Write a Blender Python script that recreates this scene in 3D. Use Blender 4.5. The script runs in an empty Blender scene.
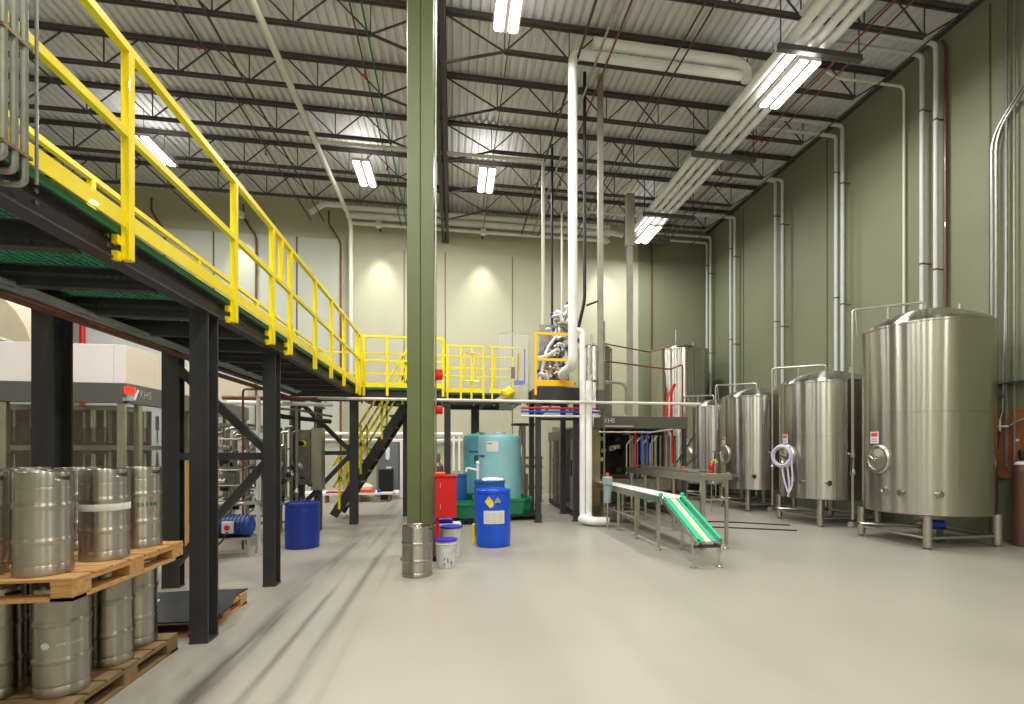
import bpy, math, random
from mathutils import Vector, Matrix
random.seed(7)
C = bpy.context.scene.collection
PI = math.pi

# ------------------------------------------------------------ materials
def mat(name, col, rough=.5, metal=0., var=.08, scale=6., bump=0., bscale=60., aniso=0., emis=None, estr=0., stretch=None, alpha=None, coat=0.):
    m = bpy.data.materials.new(name); m.use_nodes = True
    nt = m.node_tree; N = nt.nodes; L = nt.links
    b = N['Principled BSDF']
    b.inputs['Roughness'].default_value = rough; b.inputs['Metallic'].default_value = metal
    tc = N.new('ShaderNodeTexCoord'); mp = N.new('ShaderNodeMapping'); L.new(tc.outputs['Object'], mp.inputs[0])
    if stretch: mp.inputs['Scale'].default_value = stretch
    n = N.new('ShaderNodeTexNoise'); n.inputs['Scale'].default_value = scale; n.inputs['Detail'].default_value = 5
    L.new(mp.outputs[0], n.inputs['Vector'])
    r = N.new('ShaderNodeValToRGB')
    r.color_ramp.elements[0].position = .3; r.color_ramp.elements[1].position = .7
    r.color_ramp.elements[0].color = (*[max(0, c*(1-var)) for c in col], 1)
    r.color_ramp.elements[1].color = (*[min(1, c*(1+var)) for c in col], 1)
    L.new(n.outputs['Fac'], r.inputs[0]); L.new(r.outputs[0], b.inputs['Base Color'])
    if bump:
        n2 = N.new('ShaderNodeTexNoise'); n2.inputs['Scale'].default_value = bscale; L.new(mp.outputs[0], n2.inputs['Vector'])
        bp = N.new('ShaderNodeBump'); bp.inputs['Strength'].default_value = bump; bp.inputs['Distance'].default_value = .01
        L.new(n2.outputs['Fac'], bp.inputs['Height']); L.new(bp.outputs[0], b.inputs['Normal'])
    if aniso:
        b.inputs['Anisotropic'].default_value = aniso; b.inputs['Anisotropic Rotation'].default_value = .25
        tg = N.new('ShaderNodeTangent'); tg.direction_type = 'RADIAL'; tg.axis = 'Z'; L.new(tg.outputs[0], b.inputs['Tangent'])
    if emis:
        b.inputs['Emission Color'].default_value = (*emis, 1); b.inputs['Emission Strength'].default_value = estr
    if alpha is not None: b.inputs['Alpha'].default_value = alpha
    if coat: b.inputs['Coat Weight'].default_value = coat
    return m

def lin(r, g, b):
    f = lambda c: (c/255/12.92) if c/255 <= .04045 else ((c/255+.055)/1.055)**2.4
    return (f(r), f(g), f(b))

STEEL = mat('brushed_steel', (.50,.48,.44), .235, 1., .05, 3, aniso=1., stretch=(1,1,.15))
KEGST = mat('keg_steel', (.44,.41,.37), .34, 1., .12, 9, bump=.02, bscale=8, aniso=.95, stretch=(1,1,.4))
STPL = mat('plain_steel', (.55,.53,.48), .32, 1., .08, 5)
STDARK = mat('dull_steel', (.30,.28,.25), .42, .9, .2, 8)
GALV = mat('galvanised_conduit', (.36,.37,.35), .38, .85, .12, 12)
BLACK = mat('charcoal_paint', lin(50,51,52), .48, 0, .15, 5, bump=.05)
BLACK2 = mat('dark_beam_paint', lin(50,46,45), .55, 0, .18, 5, bump=.05)
JOIST = mat('joist_primer', lin(70,62,60), .6, 0, .12, 4)
YEL = mat('safety_yellow', lin(252,226,14), .36, 0, .04, 5, coat=.2)
YEL2 = mat('golden_yellow', lin(250,192,14), .38, 0, .04, 5)
OLIVE = mat('olive_paint', lin(100,110,70), .42, 0, .05, 3, coat=.15)
WHITE = mat('white_jacket', lin(240,240,238), .45, 0, .05, 4, bump=.05, bscale=20)
CREAM = mat('cream_pipe_paint', lin(212,211,198), .5, 0, .05, 4)
WPIPE = mat('white_pvc', lin(228,230,232), .35, 0, .04, 5)
WGREY = mat('weathered_duct', lin(150,145,132), .5, .2, .12, 4)
RUST = mat('copper_brown', lin(120,72,52), .5, .3, .25, 14)
RED = mat('red_enamel', lin(205,22,26), .32, 0, .05, 5)
ORANGE = mat('orange_plastic', lin(226,96,50), .4, 0, .1, 5)
BLUE = mat('blue_drum_plastic', lin(22,84,212), .34, 0, .06, 4)
BLUE2 = mat('dark_blue_drum', lin(24,50,140), .38, 0, .08, 4)
BLUE3 = mat('dull_blue_drum', lin(36,92,168), .4, 0, .08, 4)
BLUEM = mat('blue_motor', lin(24,64,132), .4, 0, .12, 8)
LIDB = mat('bucket_lid_blue', lin(50,40,190), .4, 0, .06, 6)
BUCK = mat('bucket_white', lin(205,208,205), .4, 0, .12, 18)
CYAN = mat('cyan_polyethylene', lin(150,206,216), .38, 0, .05, 2)
CYAN2 = mat('cyan_polyethylene_deep', lin(112,190,204), .38, 0, .05, 2)
GREEN = mat('green_spill_plastic', lin(28,128,88), .42, 0, .08, 5)
GREENB = mat('green_belt_guide', lin(20,190,140), .4, 0, .05, 6)
GRATE = mat('green_grating', lin(34,108,72), .6, 0, .15, 20)
RUB = mat('black_rubber', lin(30,31,32), .6, 0, .15, 8, bump=.1)
BLK = mat('near_black', lin(16,16,17), .5, 0, .2, 6)
CHAR = mat('header_grey', lin(88,88,84), .45, 0, .04, 3)
CHAR2 = mat('header_olive_grey', lin(84,82,72), .45, 0, .05, 3)
PANELW = mat('white_panel', lin(232,226,228), .4, 0, .02, 2)
BELT = mat('white_belt', lin(232,230,220), .5, 0, .06, 30)
WOOD = mat('pallet_wood', lin(184,140,86), .7, 0, .22, 5, bump=.25, bscale=30, stretch=(1,6,6))
WOODD = mat('weathered_pallet_wood', lin(128,104,72), .75, 0, .3, 6, bump=.25, bscale=30)
BOARD = mat('plywood_board', lin(150,96,60), .55, 0, .15, 3, stretch=(1,4,1))
PAPER = mat('paper_label', lin(222,222,216), .6, 0, .03, 20)
GREY = mat('grey_cabinet_paint', lin(105,110,114), .5, 0, .06, 3)
LGREY = mat('light_grey_plastic', lin(150,160,166), .45, 0, .06, 6)
BROWN = mat('brown_cylinder', lin(88,58,48), .35, 0, .08, 6, coat=.3)
INK = mat('black_ink', (.02,.02,.02), .6, 0, 0)
INKW = mat('white_ink', lin(225,225,222), .6, 0, 0)
INKG = mat('green_ink', lin(20,110,70), .6, 0, 0)
INKB = mat('blue_ink', lin(20,90,200), .6, 0, 0)
INKR = mat('red_ink', lin(214,60,80), .6, 0, 0)
INKY = mat('yellow_ink', lin(245,215,40), .6, 0, 0)
HOSE = mat('lilac_hose', lin(205,200,222), .35, 0, .06, 20)
LENS = mat('lamp_tube', (1,1,1), .4, 0, 0, emis=(1,.98,.94), estr=9)
BEAC = mat('red_beacon', lin(230,30,20), .3, 0, 0, emis=(1,.02,.01), estr=2.5)
GLASS = mat('clear_acrylic', (.7,.74,.72), .08, 0, 0, alpha=.14)
SMOKE = mat('tinted_guard_pane', lin(96,88,76), .08, 0, 0, alpha=.15)
CARD = mat('tan_cardboard', lin(196,150,88), .7, 0, .1, 5)
WOODD2 = mat('olive_seam', lin(84,86,66), .6, 0, .05, 4)

def ridged_wall(name, col, col2, course=.2, var=.05, joint=.35):
    m = mat(name, col, .62, 0, var, .5, bump=.06, bscale=25)
    return m
WALLR = ridged_wall('sage_wall_paint', lin(122,127,102), None)
WALLB = mat('pale_sage_block_wall', lin(182,181,156), .6, 0, .04, .5)
def add_courses(m):
    nt = m.node_tree; N = nt.nodes; L = nt.links
    tc = N.new('ShaderNodeTexCoord'); mp = N.new('ShaderNodeMapping'); mp.inputs['Rotation'].default_value = (PI/2,0,0)
    L.new(tc.outputs['Object'], mp.inputs[0])
    br = N.new('ShaderNodeTexBrick'); br.inputs['Scale'].default_value = 1.
    br.inputs['Brick Width'].default_value = .4; br.inputs['Row Height'].default_value = .2; br.inputs['Mortar Size'].default_value = .006
    br.inputs['Color1'].default_value = br.inputs['Color2'].default_value = (1,1,1,1); br.inputs['Mortar'].default_value = (0,0,0,1)
    L.new(mp.outputs[0], br.inputs['Vector'])
    bp = N.new('ShaderNodeBump'); bp.inputs['Strength'].default_value = .35; bp.inputs['Distance'].default_value = .006
    L.new(br.outputs['Color'], bp.inputs['Height']); L.new(bp.outputs[0], N['Principled BSDF'].inputs['Normal'])
add_courses(WALLB)
DECK = mat('ceiling_deck_paint', lin(214,214,214), .5, 0., .04, 1.)
# floor: pale epoxy with tyre marks and faint blotches
def floor_mat():
    m = mat('epoxy_floor', lin(159,153,143), .38, 0, .05, .7, bump=.02, bscale=120)
    nt = m.node_tree; N = nt.nodes; L = nt.links; b = N['Principled BSDF']
    ramp = [n for n in N if n.type == 'VALTORGB'][0]
    tc = N.new('ShaderNodeTexCoord'); sx = N.new('ShaderNodeSeparateXYZ'); L.new(tc.outputs['Object'], sx.inputs[0])
    # wandering x
    mp = N.new('ShaderNodeMapping'); mp.inputs['Scale'].default_value = (3,.18,1); L.new(tc.outputs['Object'], mp.inputs[0])
    nz = N.new('ShaderNodeTexNoise'); nz.inputs['Scale'].default_value = 2.2; nz.inputs['Detail'].default_value = 4; L.new(mp.outputs[0], nz.inputs['Vector'])
    def band(x0, w):
        a = N.new('ShaderNodeMath'); a.operation = 'SUBTRACT'; L.new(sx.outputs[0], a.inputs[0]); a.inputs[1].default_value = x0+2.285
        c = N.new('ShaderNodeMath'); c.operation = 'ABSOLUTE'; L.new(a.outputs[0], c.inputs[0])
        d = N.new('ShaderNodeMapRange'); d.inputs['From Min'].default_value = w; d.inputs['From Max'].default_value = 0; L.new(c.outputs[0], d.inputs['Value']); d.interpolation_type = 'SMOOTHSTEP'
        return d
    bands = [band(-1.55,.16), band(-1.25,.06), band(-1.02,.09), band(-.8,.05)]
    acc = None; wts = [1., .6, .55, .35]
    for bd, w in zip(bands, wts):
        mu = N.new('ShaderNodeMath'); mu.operation = 'MULTIPLY'; L.new(bd.outputs[0], mu.inputs[0]); mu.inputs[1].default_value = w
        if acc is None: acc = mu
        else:
            ad = N.new('ShaderNodeMath'); ad.operation = 'ADD'; L.new(acc.outputs[0], ad.inputs[0]); L.new(mu.outputs[0], ad.inputs[1]); acc = ad
    rr = N.new('ShaderNodeMapRange'); rr.inputs['From Min'].default_value = .36; rr.inputs['From Max'].default_value = .62; L.new(nz.outputs['Fac'], rr.inputs['Value'])
    mm = N.new('ShaderNodeMath'); mm.operation = 'MULTIPLY'; L.new(acc.outputs[0], mm.inputs[0]); L.new(rr.outputs[0], mm.inputs[1])
    m2 = N.new('ShaderNodeMath'); m2.operation = 'MULTIPLY'; m2.inputs[1].default_value = 1.3; m2.use_clamp = True; L.new(mm.outputs[0], m2.inputs[0])
    mix = N.new('ShaderNodeMixRGB'); L.new(m2.outputs[0], mix.inputs[0]); L.new(ramp.outputs[0], mix.inputs[1]); mix.inputs[2].default_value = (*lin(98,94,88),1)
    L.new(mix.outputs[0], b.inputs['Base Color'])
    return m
FLOOR = floor_mat()

# ------------------------------------------------------------ mesh helper
class M:
    def __init__(s): s.v = []; s.f = []
    def add(s, vs, fs):
        o = len(s.v); s.v += [tuple(v) for v in vs]; s.f += [tuple(i+o for i in f) for f in fs]; return s
    def box(s, x0, x1, y0, y1, z0, z1):
        v = [(x,y,z) for z in (z0,z1) for y in (y0,y1) for x in (x0,x1)]
        return s.add(v, [(0,2,3,1),(4,5,7,6),(0,1,5,4),(2,6,7,3),(0,4,6,2),(1,3,7,5)])
    def cb(s, c, d): return s.box(c[0]-d[0]/2, c[0]+d[0]/2, c[1]-d[1]/2, c[1]+d[1]/2, c[2]-d[2]/2, c[2]+d[2]/2)
    def bbox(s, x0, x1, y0, y1, z0, z1, b=.01):      # chamfered box (vertical + horizontal edges)
        xs = (x0,x1); ys = (y0,y1); zs = (z0,z1); v = []; idx = {}
        for i in (0,1):
            for j in (0,1):
                for k in (0,1):
                    sx, sy, sz = (1-2*i)*b, (1-2*j)*b, (1-2*k)*b
                    idx[i,j,k] = len(v)
                    v += [(xs[i], ys[j]+sy, zs[k]+sz), (xs[i]+sx, ys[j], zs[k]+sz), (xs[i]+sx, ys[j]+sy, zs[k])]
        g = lambda i,j,k,a: idx[i,j,k]+a
        f = []
        for i in (0,1): q = [g(i,0,0,0),g(i,1,0,0),g(i,1,1,0),g(i,0,1,0)]; f.append(q[::-1] if i == 0 else q)
        for j in (0,1): q = [g(0,j,0,1),g(1,j,0,1),g(1,j,1,1),g(0,j,1,1)]; f.append(q if j == 0 else q[::-1])
        for k in (0,1): q = [g(0,0,k,2),g(1,0,k,2),g(1,1,k,2),g(0,1,k,2)]; f.append(q[::-1] if k == 0 else q)
        for i in (0,1):
            for j in (0,1): f.append([g(i,j,0,0),g(i,j,0,1),g(i,j,1,1),g(i,j,1,0)])
            for k in (0,1): f.append([g(i,0,k,0),g(i,0,k,2),g(i,1,k,2),g(i,1,k,0)])
        for j in (0,1):
            for k in (0,1): f.append([g(0,j,k,1),g(0,j,k,2),g(1,j,k,2),g(1,j,k,1)])
        for i in (0,1):
            for j in (0,1):
                for k in (0,1): f.append([g(i,j,k,0),g(i,j,k,1),g(i,j,k,2)])
        return s.add(v, f)
    def beam(s, a, b, w, h, up=(0,0,1)):             # rectangular bar from a to b
        a = Vector(a); b = Vector(b); d = (b-a).normalized(); u = Vector(up)
        if abs(d.dot(u)) > .98: u = Vector((0,1,0))
        r = d.cross(u).normalized(); u = r.cross(d).normalized()
        v = [p + r*sx*w/2 + u*sz*h/2 for p in (a,b) for sz in (-1,1) for sx in (-1,1)]
        return s.add(v, [(0,2,3,1),(4,5,7,6),(0,1,5,4),(2,6,7,3),(0,4,6,2),(1,3,7,5)])
    def ring(s, p, d, r, n, ref):
        x = ref - d*ref.dot(d); x.normalize(); y = d.cross(x)
        return [p + x*r*math.cos(2*PI*i/n) + y*r*math.sin(2*PI*i/n) for i in range(n)]
    def cyl(s, a, b, r, n=12, r2=None):
        a = Vector(a); b = Vector(b); d = (b-a).normalized()
        ref = Vector((0,0,1)) if abs(d.z) < .9 else Vector((1,0,0))
        r2 = r if r2 is None else r2
        v = s.ring(a,d,r,n,ref) + s.ring(b,d,r2,n,ref)
        f = [(i,(i+1)%n,n+(i+1)%n,n+i) for i in range(n)]; f += [tuple(range(n))[::-1], tuple(range(n,2*n))]
        return s.add(v, f)
    def tube(s, pts, r, n=8, bend=0., seg=4):
        P = [Vector(p) for p in pts]
        if bend and len(P) > 2:
            Q = [P[0]]
            for i in range(1, len(P)-1):
                a, p, c = P[i-1], P[i], P[i+1]
                u = (a-p); w = (c-p); bl = min(bend, u.length*.49, w.length*.49); u.normalize(); w.normalize()
                q0 = p+u*bl; q1 = p+w*bl
                for k in range(seg+1):
                    t = k/seg; Q.append(q0*(1-t)**2 + p*2*t*(1-t) + q1*t*t)
            Q.append(P[-1]); P = Q
        P = [p for i, p in enumerate(P) if i == 0 or (p-P[i-1]).length > 1e-5]
        ds = [(P[i+1]-P[i]).normalized() for i in range(len(P)-1)]
        T = [ds[0]] + [((ds[i]+ds[i-1]).normalized() if (ds[i]+ds[i-1]).length > 1e-4 else ds[i]) for i in range(1, len(ds))] + [ds[-1]]
        ref = Vector((0,0,1)) if abs(T[0].z) < .9 else Vector((1,0,0))
        v = []
        for i, p in enumerate(P):
            ref = (ref - T[i]*ref.dot(T[i]))
            if ref.length < 1e-3: ref = Vector((0,1,0))
            ref.normalize(); v += s.ring(p, T[i], r, n, ref)
        f = []
        for k in range(len(P)-1):
            for i in range(n): f.append((k*n+i, k*n+(i+1)%n, (k+1)*n+(i+1)%n, (k+1)*n+i))
        f += [tuple(range(n))[::-1], tuple(range((len(P)-1)*n, len(P)*n))]
        return s.add(v, f)
    def lathe(s, c, prof, n=32, ax='z', skip=None):   # profile [(r, h)] around an axis through c
        v = []; c = Vector(c)
        if skip is None:      # support loops keep long straight walls flat-shaded along the axis
            q = [prof[0]]
            for (r0,h0),(r1,h1) in zip(prof, prof[1:]):
                L_ = math.hypot(r1-r0, h1-h0)
                if L_ > .05:
                    e = .006/L_
                    q += [(r0+(r1-r0)*e, h0+(h1-h0)*e), (r0+(r1-r0)*(1-e), h0+(h1-h0)*(1-e))]
                q.append((r1,h1))
            prof = q
        for (r, h) in prof:
            for i in range(n):
                a = 2*PI*i/n; x, y = r*math.cos(a), r*math.sin(a)
                v.append(c + (Vector((x,y,h)) if ax == 'z' else Vector((-h,x,y)) if ax == '-x' else Vector((x,-h,y)) if ax == '-y' else Vector((h,x,y)) if ax == 'x' else Vector((x,h,y))))
        f = []
        for k in range(len(prof)-1):
            for i in range(n):
                if skip and skip(k, i): continue
                q = (k*n+i, k*n+(i+1)%n, (k+1)*n+(i+1)%n, (k+1)*n+i); f.append(q)
        if prof[0][0] > 1e-6: f.append(tuple(range(n))[::-1])
        if prof[-1][0] > 1e-6: f.append(tuple(range((len(prof)-1)*n, len(prof)*n)))
        return s.add(v, f)
    def ibeam(s, a, b, w, h, tf=.014, tw=.012, up=(0,0,1)):   # h along up, flanges width w
        a = Vector(a); b = Vector(b); d = (b-a).normalized(); u = Vector(up); r = d.cross(u).normalized(); u = r.cross(d).normalized()
        s.beam(a+u*(h/2-tf/2), b+u*(h/2-tf/2), w, tf, u); s.beam(a-u*(h/2-tf/2), b-u*(h/2-tf/2), w, tf, u)
        s.beam(a, b, tw, h-2*tf, u); return s
    def build(s, name, m, parent=None, smooth=True, angle=35, kind=None):
        o3 = Vector((0,0,0))
        if parent is not None: o3 = WL[parent.name]
        elif s.v:
            xs = [v[0] for v in s.v]; ys = [v[1] for v in s.v]; zs = [v[2] for v in s.v]
            o3 = Vector(((min(xs)+max(xs))/2, (min(ys)+max(ys))/2, min(zs)))
        me = bpy.data.meshes.new(name)
        me.from_pydata([tuple(Vector(v)-o3) for v in s.v], [], s.f); me.materials.append(m); me.update()
        import bmesh
        bm = bmesh.new(); bm.from_mesh(me); bmesh.ops.recalc_face_normals(bm, faces=bm.faces); bm.to_mesh(me); bm.free()
        if smooth:
            me.polygons.foreach_set('use_smooth', [True]*len(me.polygons)); me.set_sharp_from_angle(angle=math.radians(angle))
        o = bpy.data.objects.new(name, me); C.objects.link(o)
        if parent is not None: o.parent = parent; WL[o.name] = Vector(WL[parent.name])
        else: o.location = o3; WL[o.name] = o3
        if kind: o['kind'] = kind
        return o
WL = {}     # world location of each object's origin
def thing(name, label, cat, loc, group=None, kind=None):
    o = bpy.data.objects.new(name, None); C.objects.link(o); o.location = loc; o.empty_display_size = .1
    WL[o.name] = Vector(loc)
    o['label'] = label; o['category'] = cat
    if group: o['group'] = group
    if kind: o['kind'] = kind
    return o
def tag(o, label, cat, group=None, kind=None):
    o['label'] = label; o['category'] = cat
    if group: o['group'] = group
    if kind: o['kind'] = kind
    return o
def struct(o): o['kind'] = 'structure'; return o
def dup(root, loc, label=None, group=None):
    r = root.copy(); C.objects.link(r); r.location = loc; WL[r.name] = Vector(loc)
    if label: r['label'] = label
    if group: r['group'] = group
    for ch in list(root.children):
        c = ch.copy(); C.objects.link(c); c.parent = r; WL[c.name] = Vector(loc)
        for g in list(ch.children):
            d = g.copy(); C.objects.link(d); d.parent = c
    return r
def text(name, s, size, loc, rot, m, parent, ext=.001, align='CENTER'):
    cu = bpy.data.curves.new(name, 'FONT'); cu.body = s; cu.size = size; cu.extrude = ext; cu.align_x = align; cu.align_y = 'CENTER'
    cu.materials.append(m)
    tmp = bpy.data.objects.new('tmp', cu); C.objects.link(tmp); bpy.context.view_layer.update()
    me = bpy.data.meshes.new_from_object(tmp.evaluated_get(bpy.context.evaluated_depsgraph_get())); bpy.data.objects.remove(tmp)
    if not me.materials: me.materials.append(m)
    o = bpy.data.objects.new(name, me); C.objects.link(o); o.parent = parent
    o.location = Vector(loc)-WL[parent.name]; o.rotation_euler = rot
    return o

# ------------------------------------------------------------ room shell
XL, XR, YF, YB, ZC = -13.5, 8.93, -3.0, 16.9, 9.3
struct(M().box(XL-.2,XR+.2,YF-.2,YB+.2,-.2,0).build('floor', FLOOR))
struct(M().box(XR,XR+.2,YF,YB,0,ZC).build('wall_right', WALLR))
struct(M().box(XL-.2,XR+.2,YB,YB+.2,0,ZC).build('wall_back', WALLB))
struct(M().box(XL-.2,XL,YF,YB,0,ZC).build('wall_left', WALLB))
struct(M().box(XL-.2,XR+.2,YF-.2,YF,0,ZC).build('wall_front', WALLB))
# corrugated deck, ribs run in Y
d = M(); x = XL; vs = []; P = .165
prof = [(0,0),(.05,0),(.068,.055),(.115,.055),(.133,0)]
pts = []
while x < XR+.2:
    for (px, pz) in prof: pts.append((x+px, ZC-.06+pz))
    x += P
n = len(pts)
for (px, pz) in pts: vs += [(px,YF-.1,pz),(px,YB+.1,pz)]
d.add(vs, [(2*i,2*i+1,2*i+3,2*i+2) for i in range(n-1)])
d.box(XL-.2,XR+.2,YF-.2,YB+.2,ZC+.05,ZC+.2)
struct(d.build('ceiling', DECK, smooth=False))
# upper wall ledge on the back wall left of the hall and wall joints
struct(M().box(XL,-3.4,YB-.12,YB,0,8.05).build('trim_1', mat('pale_grey_wall_panel', lin(186,190,176), .55, 0, .03, .5)))
for i, xx in enumerate((-10.2,-7.1,-4.75)):
    struct(M().box(xx-.02,xx+.02,YB-.135,YB-.12,0,8.05).build('trim_%d' % (i+2), WOODD2))
for i, xx in enumerate((-1.55,-.25,1.95)):
    struct(M().box(xx-.012,xx+.012,YB-.012,YB,0,7.9).build('trim_%d' % (i+5), WOODD2))
for i, yy in enumerate((7.2,11.0,14.6,3.4)):
    struct(M().box(XR-.012,XR,yy-.015,yy+.015,0,ZC-.3).build('trim_%d' % (i+8), WOODD2))
struct(M().box(XR-.05,XR,YF,YB,ZC-.16,ZC-.1).build('trim_12', JOIST))

struct(M().box(6.35,XR,YB-.03,YB,0,ZC-.1).build('trim_13', WALLR))
struct(M().box(XL,-7.6,YB-.2,YB-.12,0,5.2).build('trim_14', mat('pale_blue_panel', lin(214,222,222), .5, 0, .03, .5)))
# ------------------------------------------------------------ roof steel
ZT, ZB = 9.23, 8.58
girder = thing('roof_girder', 'long dark roof girder running away above the green column', 'beam', (-.24,8,8.2))
M().box(-.36,-.26,7.5,YB-.02,ZT-.14,ZT-.02).box(-.22,-.12,7.5,YB-.02,ZT-.14,ZT-.02).build('top_chord', JOIST, girder)
M().box(-.35,-.27,7.5,YB-.05,8.2,8.28).box(-.21,-.13,7.5,YB-.05,8.2,8.28).build('bottom_chord', JOIST, girder)
w = M(); yy = 7.55; k = 0
while yy < YB-.8:
    w.beam((-.24,yy,8.24),(-.24,yy+.775,9.15),.04,.04); w.beam((-.24,yy+.775,9.15),(-.24,yy+1.55,8.24),.04,.04); yy += 1.55
w.build('web', JOIST, girder)
JY = [7.55, 9.1, 10.65, 12.2, 13.75, 15.3]
ordn = ['nearest', 'second', 'third', 'fourth', 'fifth', 'farthest']
def joist(y, x0, x1, label, knee0, knee1, group):
    t = thing('roof_joist', label, 'joist', ((x0+x1)/2, y, ZB), group)
    M().box(x0,x1,y-.055,y-.012,ZT-.08,ZT-.01).box(x0,x1,y+.012,y+.055,ZT-.08,ZT-.01).build('top_chord', JOIST, t)
    a, b = x0+(1.15 if knee0 else .9), x1-(1.15 if knee1 else .9)
    M().box(a,b,y-.045,y-.01,ZB,ZB+.05).box(a,b,y+.01,y+.045,ZB,ZB+.05).build('bottom_chord', JOIST, t)
    w = M(); n = max(2, round((b-a)/1.25)); s = (b-a)/n
    zt, zb = ZT-.04, ZB+.025
    for i in range(n):
        xa = a+i*s; xm = xa+s/2
        w.beam((xa,y,zb),(xm,y,zt),.022,.022); w.beam((xm,y,zt),(xa+s,y,zb),.022,.022)
        w.beam((xa,y,zb),(xa,y,zt),.018,.018)
    w.beam((b,y,zb),(b,y,zt),.018,.018)
    w.beam((x0,y,zt),(a,y,zb),.024,.024); w.beam((b,y,zb),(x1,y,zt),.024,.024)
    if knee0: w.beam((x0,y,8.25),(a,y,zb),.035,.035)
    if knee1: w.beam((b,y,zb),(x1,y,8.25),.035,.035)
    w.build('web', JOIST, t)
for i, y in enumerate(JY):
    joist(y, -.24, XR-.02, 'dark open-web roof joist right of the column, %s from camera' % ordn[i], True, False, 'roof joists right of the girder')
    joist(y, XL+.02, -.24, 'dark open-web roof joist left of the column, %s from camera' % ordn[i], False, True, 'roof joists left of the girder')

# ------------------------------------------------------------ column
t = thing('steel_column', 'tall olive green steel column from floor to roof', 'column', (-.44,7.33,0))
c = M()
for sx in (-1,1): c.bbox(-.44+sx*.09-.088,-.44+sx*.09+.088,7.15,7.5,0.02,8.2,.008)
c.box(-.6,-.28,7.18,7.47,.02,8.2)
c.build('shaft', OLIVE, t)
M().box(-.7,-.18,7.08,7.58,0,.025).build('base_plate', OLIVE, t)
M().box(-.64,-.1,7.15,7.55,8.2,8.22).build('cap_plate', OLIVE, t)
tag(M().tube([(-.235,7.2,.9),(-.235,7.2,9.1)],.012,6).build('conduit', GALV), 'thin bright conduit up the right side of the green column', 'conduit')
for z in (2.45, 1.98):
    o = thing('alarm_sounder', 'upper red alarm sounder on right side of green column' if z > 2.3 else 'lower red alarm sounder on right side of green column', 'alarm', (-.2,7.15,z))
    M().bbox(-.24,-.14,7.08,7.2,z,z+.14 if z > 2.3 else z+.11,.012).build('body', RED, o)
    M().lathe((-.19,7.08,z+.06),[(.045,0),(.04,.02),(.015,.025)],14,'-y').build('horn', RED, o)

# red cabinet on post
t = thing('red_cabinet', 'red box on a slim red post beside the green column', 'cabinet', (-.12,7.0,0))
M().bbox(-.235,.045,6.9,7.1,.58,1.13,.008).build('body', RED, t)
M().box(-.25,.06,6.885,7.115,1.13,1.15).build('lid', RED, t)
M().box(-.235,-.185,6.98,7.03,.06,.58).build('post', RED, t)
M().box(-.27,-.15,6.93,7.08,0,.06).build('foot', BLK, t)
for z in (.7,.98): M().box(-.17,-.16,6.885,6.9,z,z+.065).build('hinge', STPL, t)
tag(M().bbox(-.24,-.1,6.95,7.05,1.15,1.19,.01).build('orange_pad', ORANGE), 'small orange pad lying on top of the red box', 'pad')
t = thing('gas_cylinder', 'brown gas cylinder standing behind the red box', 'gas cylinder', (-.27,9.2,0))
M().lathe((-.27,9.2,0),[(.0,0),(.11,0),(.115,.02),(.115,1.1),(.1,1.2),(.05,1.26),(.04,1.3),(0,1.3)],20).build('body', BROWN, t)
M().lathe((-.27,9.2,1.3),[(.045,0),(.055,.04),(.05,.12),(.0,.14)],14).build('cap', OLIVE, t)

# ------------------------------------------------------------ kegs
def keg(label, r, h, loc, group=None):
    t = thing('beer_keg', label, 'keg', loc, group)
    x, y, z = loc; q = .055
    prof = [(r*.88,q*.6),(r*.97,q),(r*.985,q+.02),(r*.985,h*.33-.018),(r*1.02,h*.33-.009),(r*1.035,h*.33),(r*1.02,h*.33+.009),(r*.985,h*.33+.018),
            (r*.985,h*.5-.006),(r*.978,h*.5),(r*.985,h*.5+.006),
            (r*.985,h*.67-.018),(r*1.02,h*.67-.009),(r*1.035,h*.67),(r*1.02,h*.67+.009),(r*.985,h*.67+.018),(r*.985,h-q-.03),(r*.965,h-q-.01),(r*.8,h-q+.015),(r*.3,h-q+.03),(0,h-q+.032)]
    M().lathe(loc, prof, 36).build('barrel', KEGST, t)
    n = 40
    M().lathe(loc, [(r*.90,.006),(r*.97,0),(r,.008),(r,q-.008),(r*.965,q+.002)], n).build('bottom_chime', KEGST, t)
    # top chime: thin wall with two hand holes
    prof = [(r*.965,h-q-.03),(r*.985,h-q-.012),(r*.985,h-q+.012),(r*.985,h-.022),(r*.985,h-.008),(r*.965,h),(r*.94,h-.006),(r*.94,h-.022),(r*.94,h-q+.012),(r*.93,h-q-.005)]
    hole = lambda k, i: k in (2,7) and ((i % 20) in (16,17,18,19))
    m = M(); m.lathe(loc, prof, n, skip=hole); m.f = [f for f in m.f if len(f) < 10]
    m.build('top_chime', KEGST, t)
    M().lathe((x,y,z+h-q+.03),[(.028,0),(.03,.015),(.022,.02),(0,.018)],12).build('valve', STPL, t)
    return t
kg = keg('single steel keg on the floor in front of the green column', .178, .59, (-.42,6.24,0))
def keg_text(t, s, size, z, ang, r, m):      # lettering wrapped round the keg
    loc = WL[t.name]; n = len(s); step = size*.72/r
    for i, chh in enumerate(s):
        a = ang + (i-(n-1)/2)*step
        if chh != ' ': text('lettering', chh, size, loc+Vector((math.cos(a)*r, math.sin(a)*r, z)), (PI/2,0,a+PI/2), m, t)
R, HK = .12, .53
k0 = keg('steel keg on top pallet at its near corner, with hand hole showing', R, HK, (-2.12,3.08,.85), 'kegs on the top pallet')
k1 = dup(k0, (-2.05,3.44,.85), 'steel keg with a white band, middle of top pallet edge')
band = M().lathe((-2.05,3.44,.85),[(.1215,.29),(.1222,.292),(.1222,.328),(.1215,.33)],36); band.f = [f for f in band.f if len(f) < 10]
band.build('band', PAPER, k1)
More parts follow.
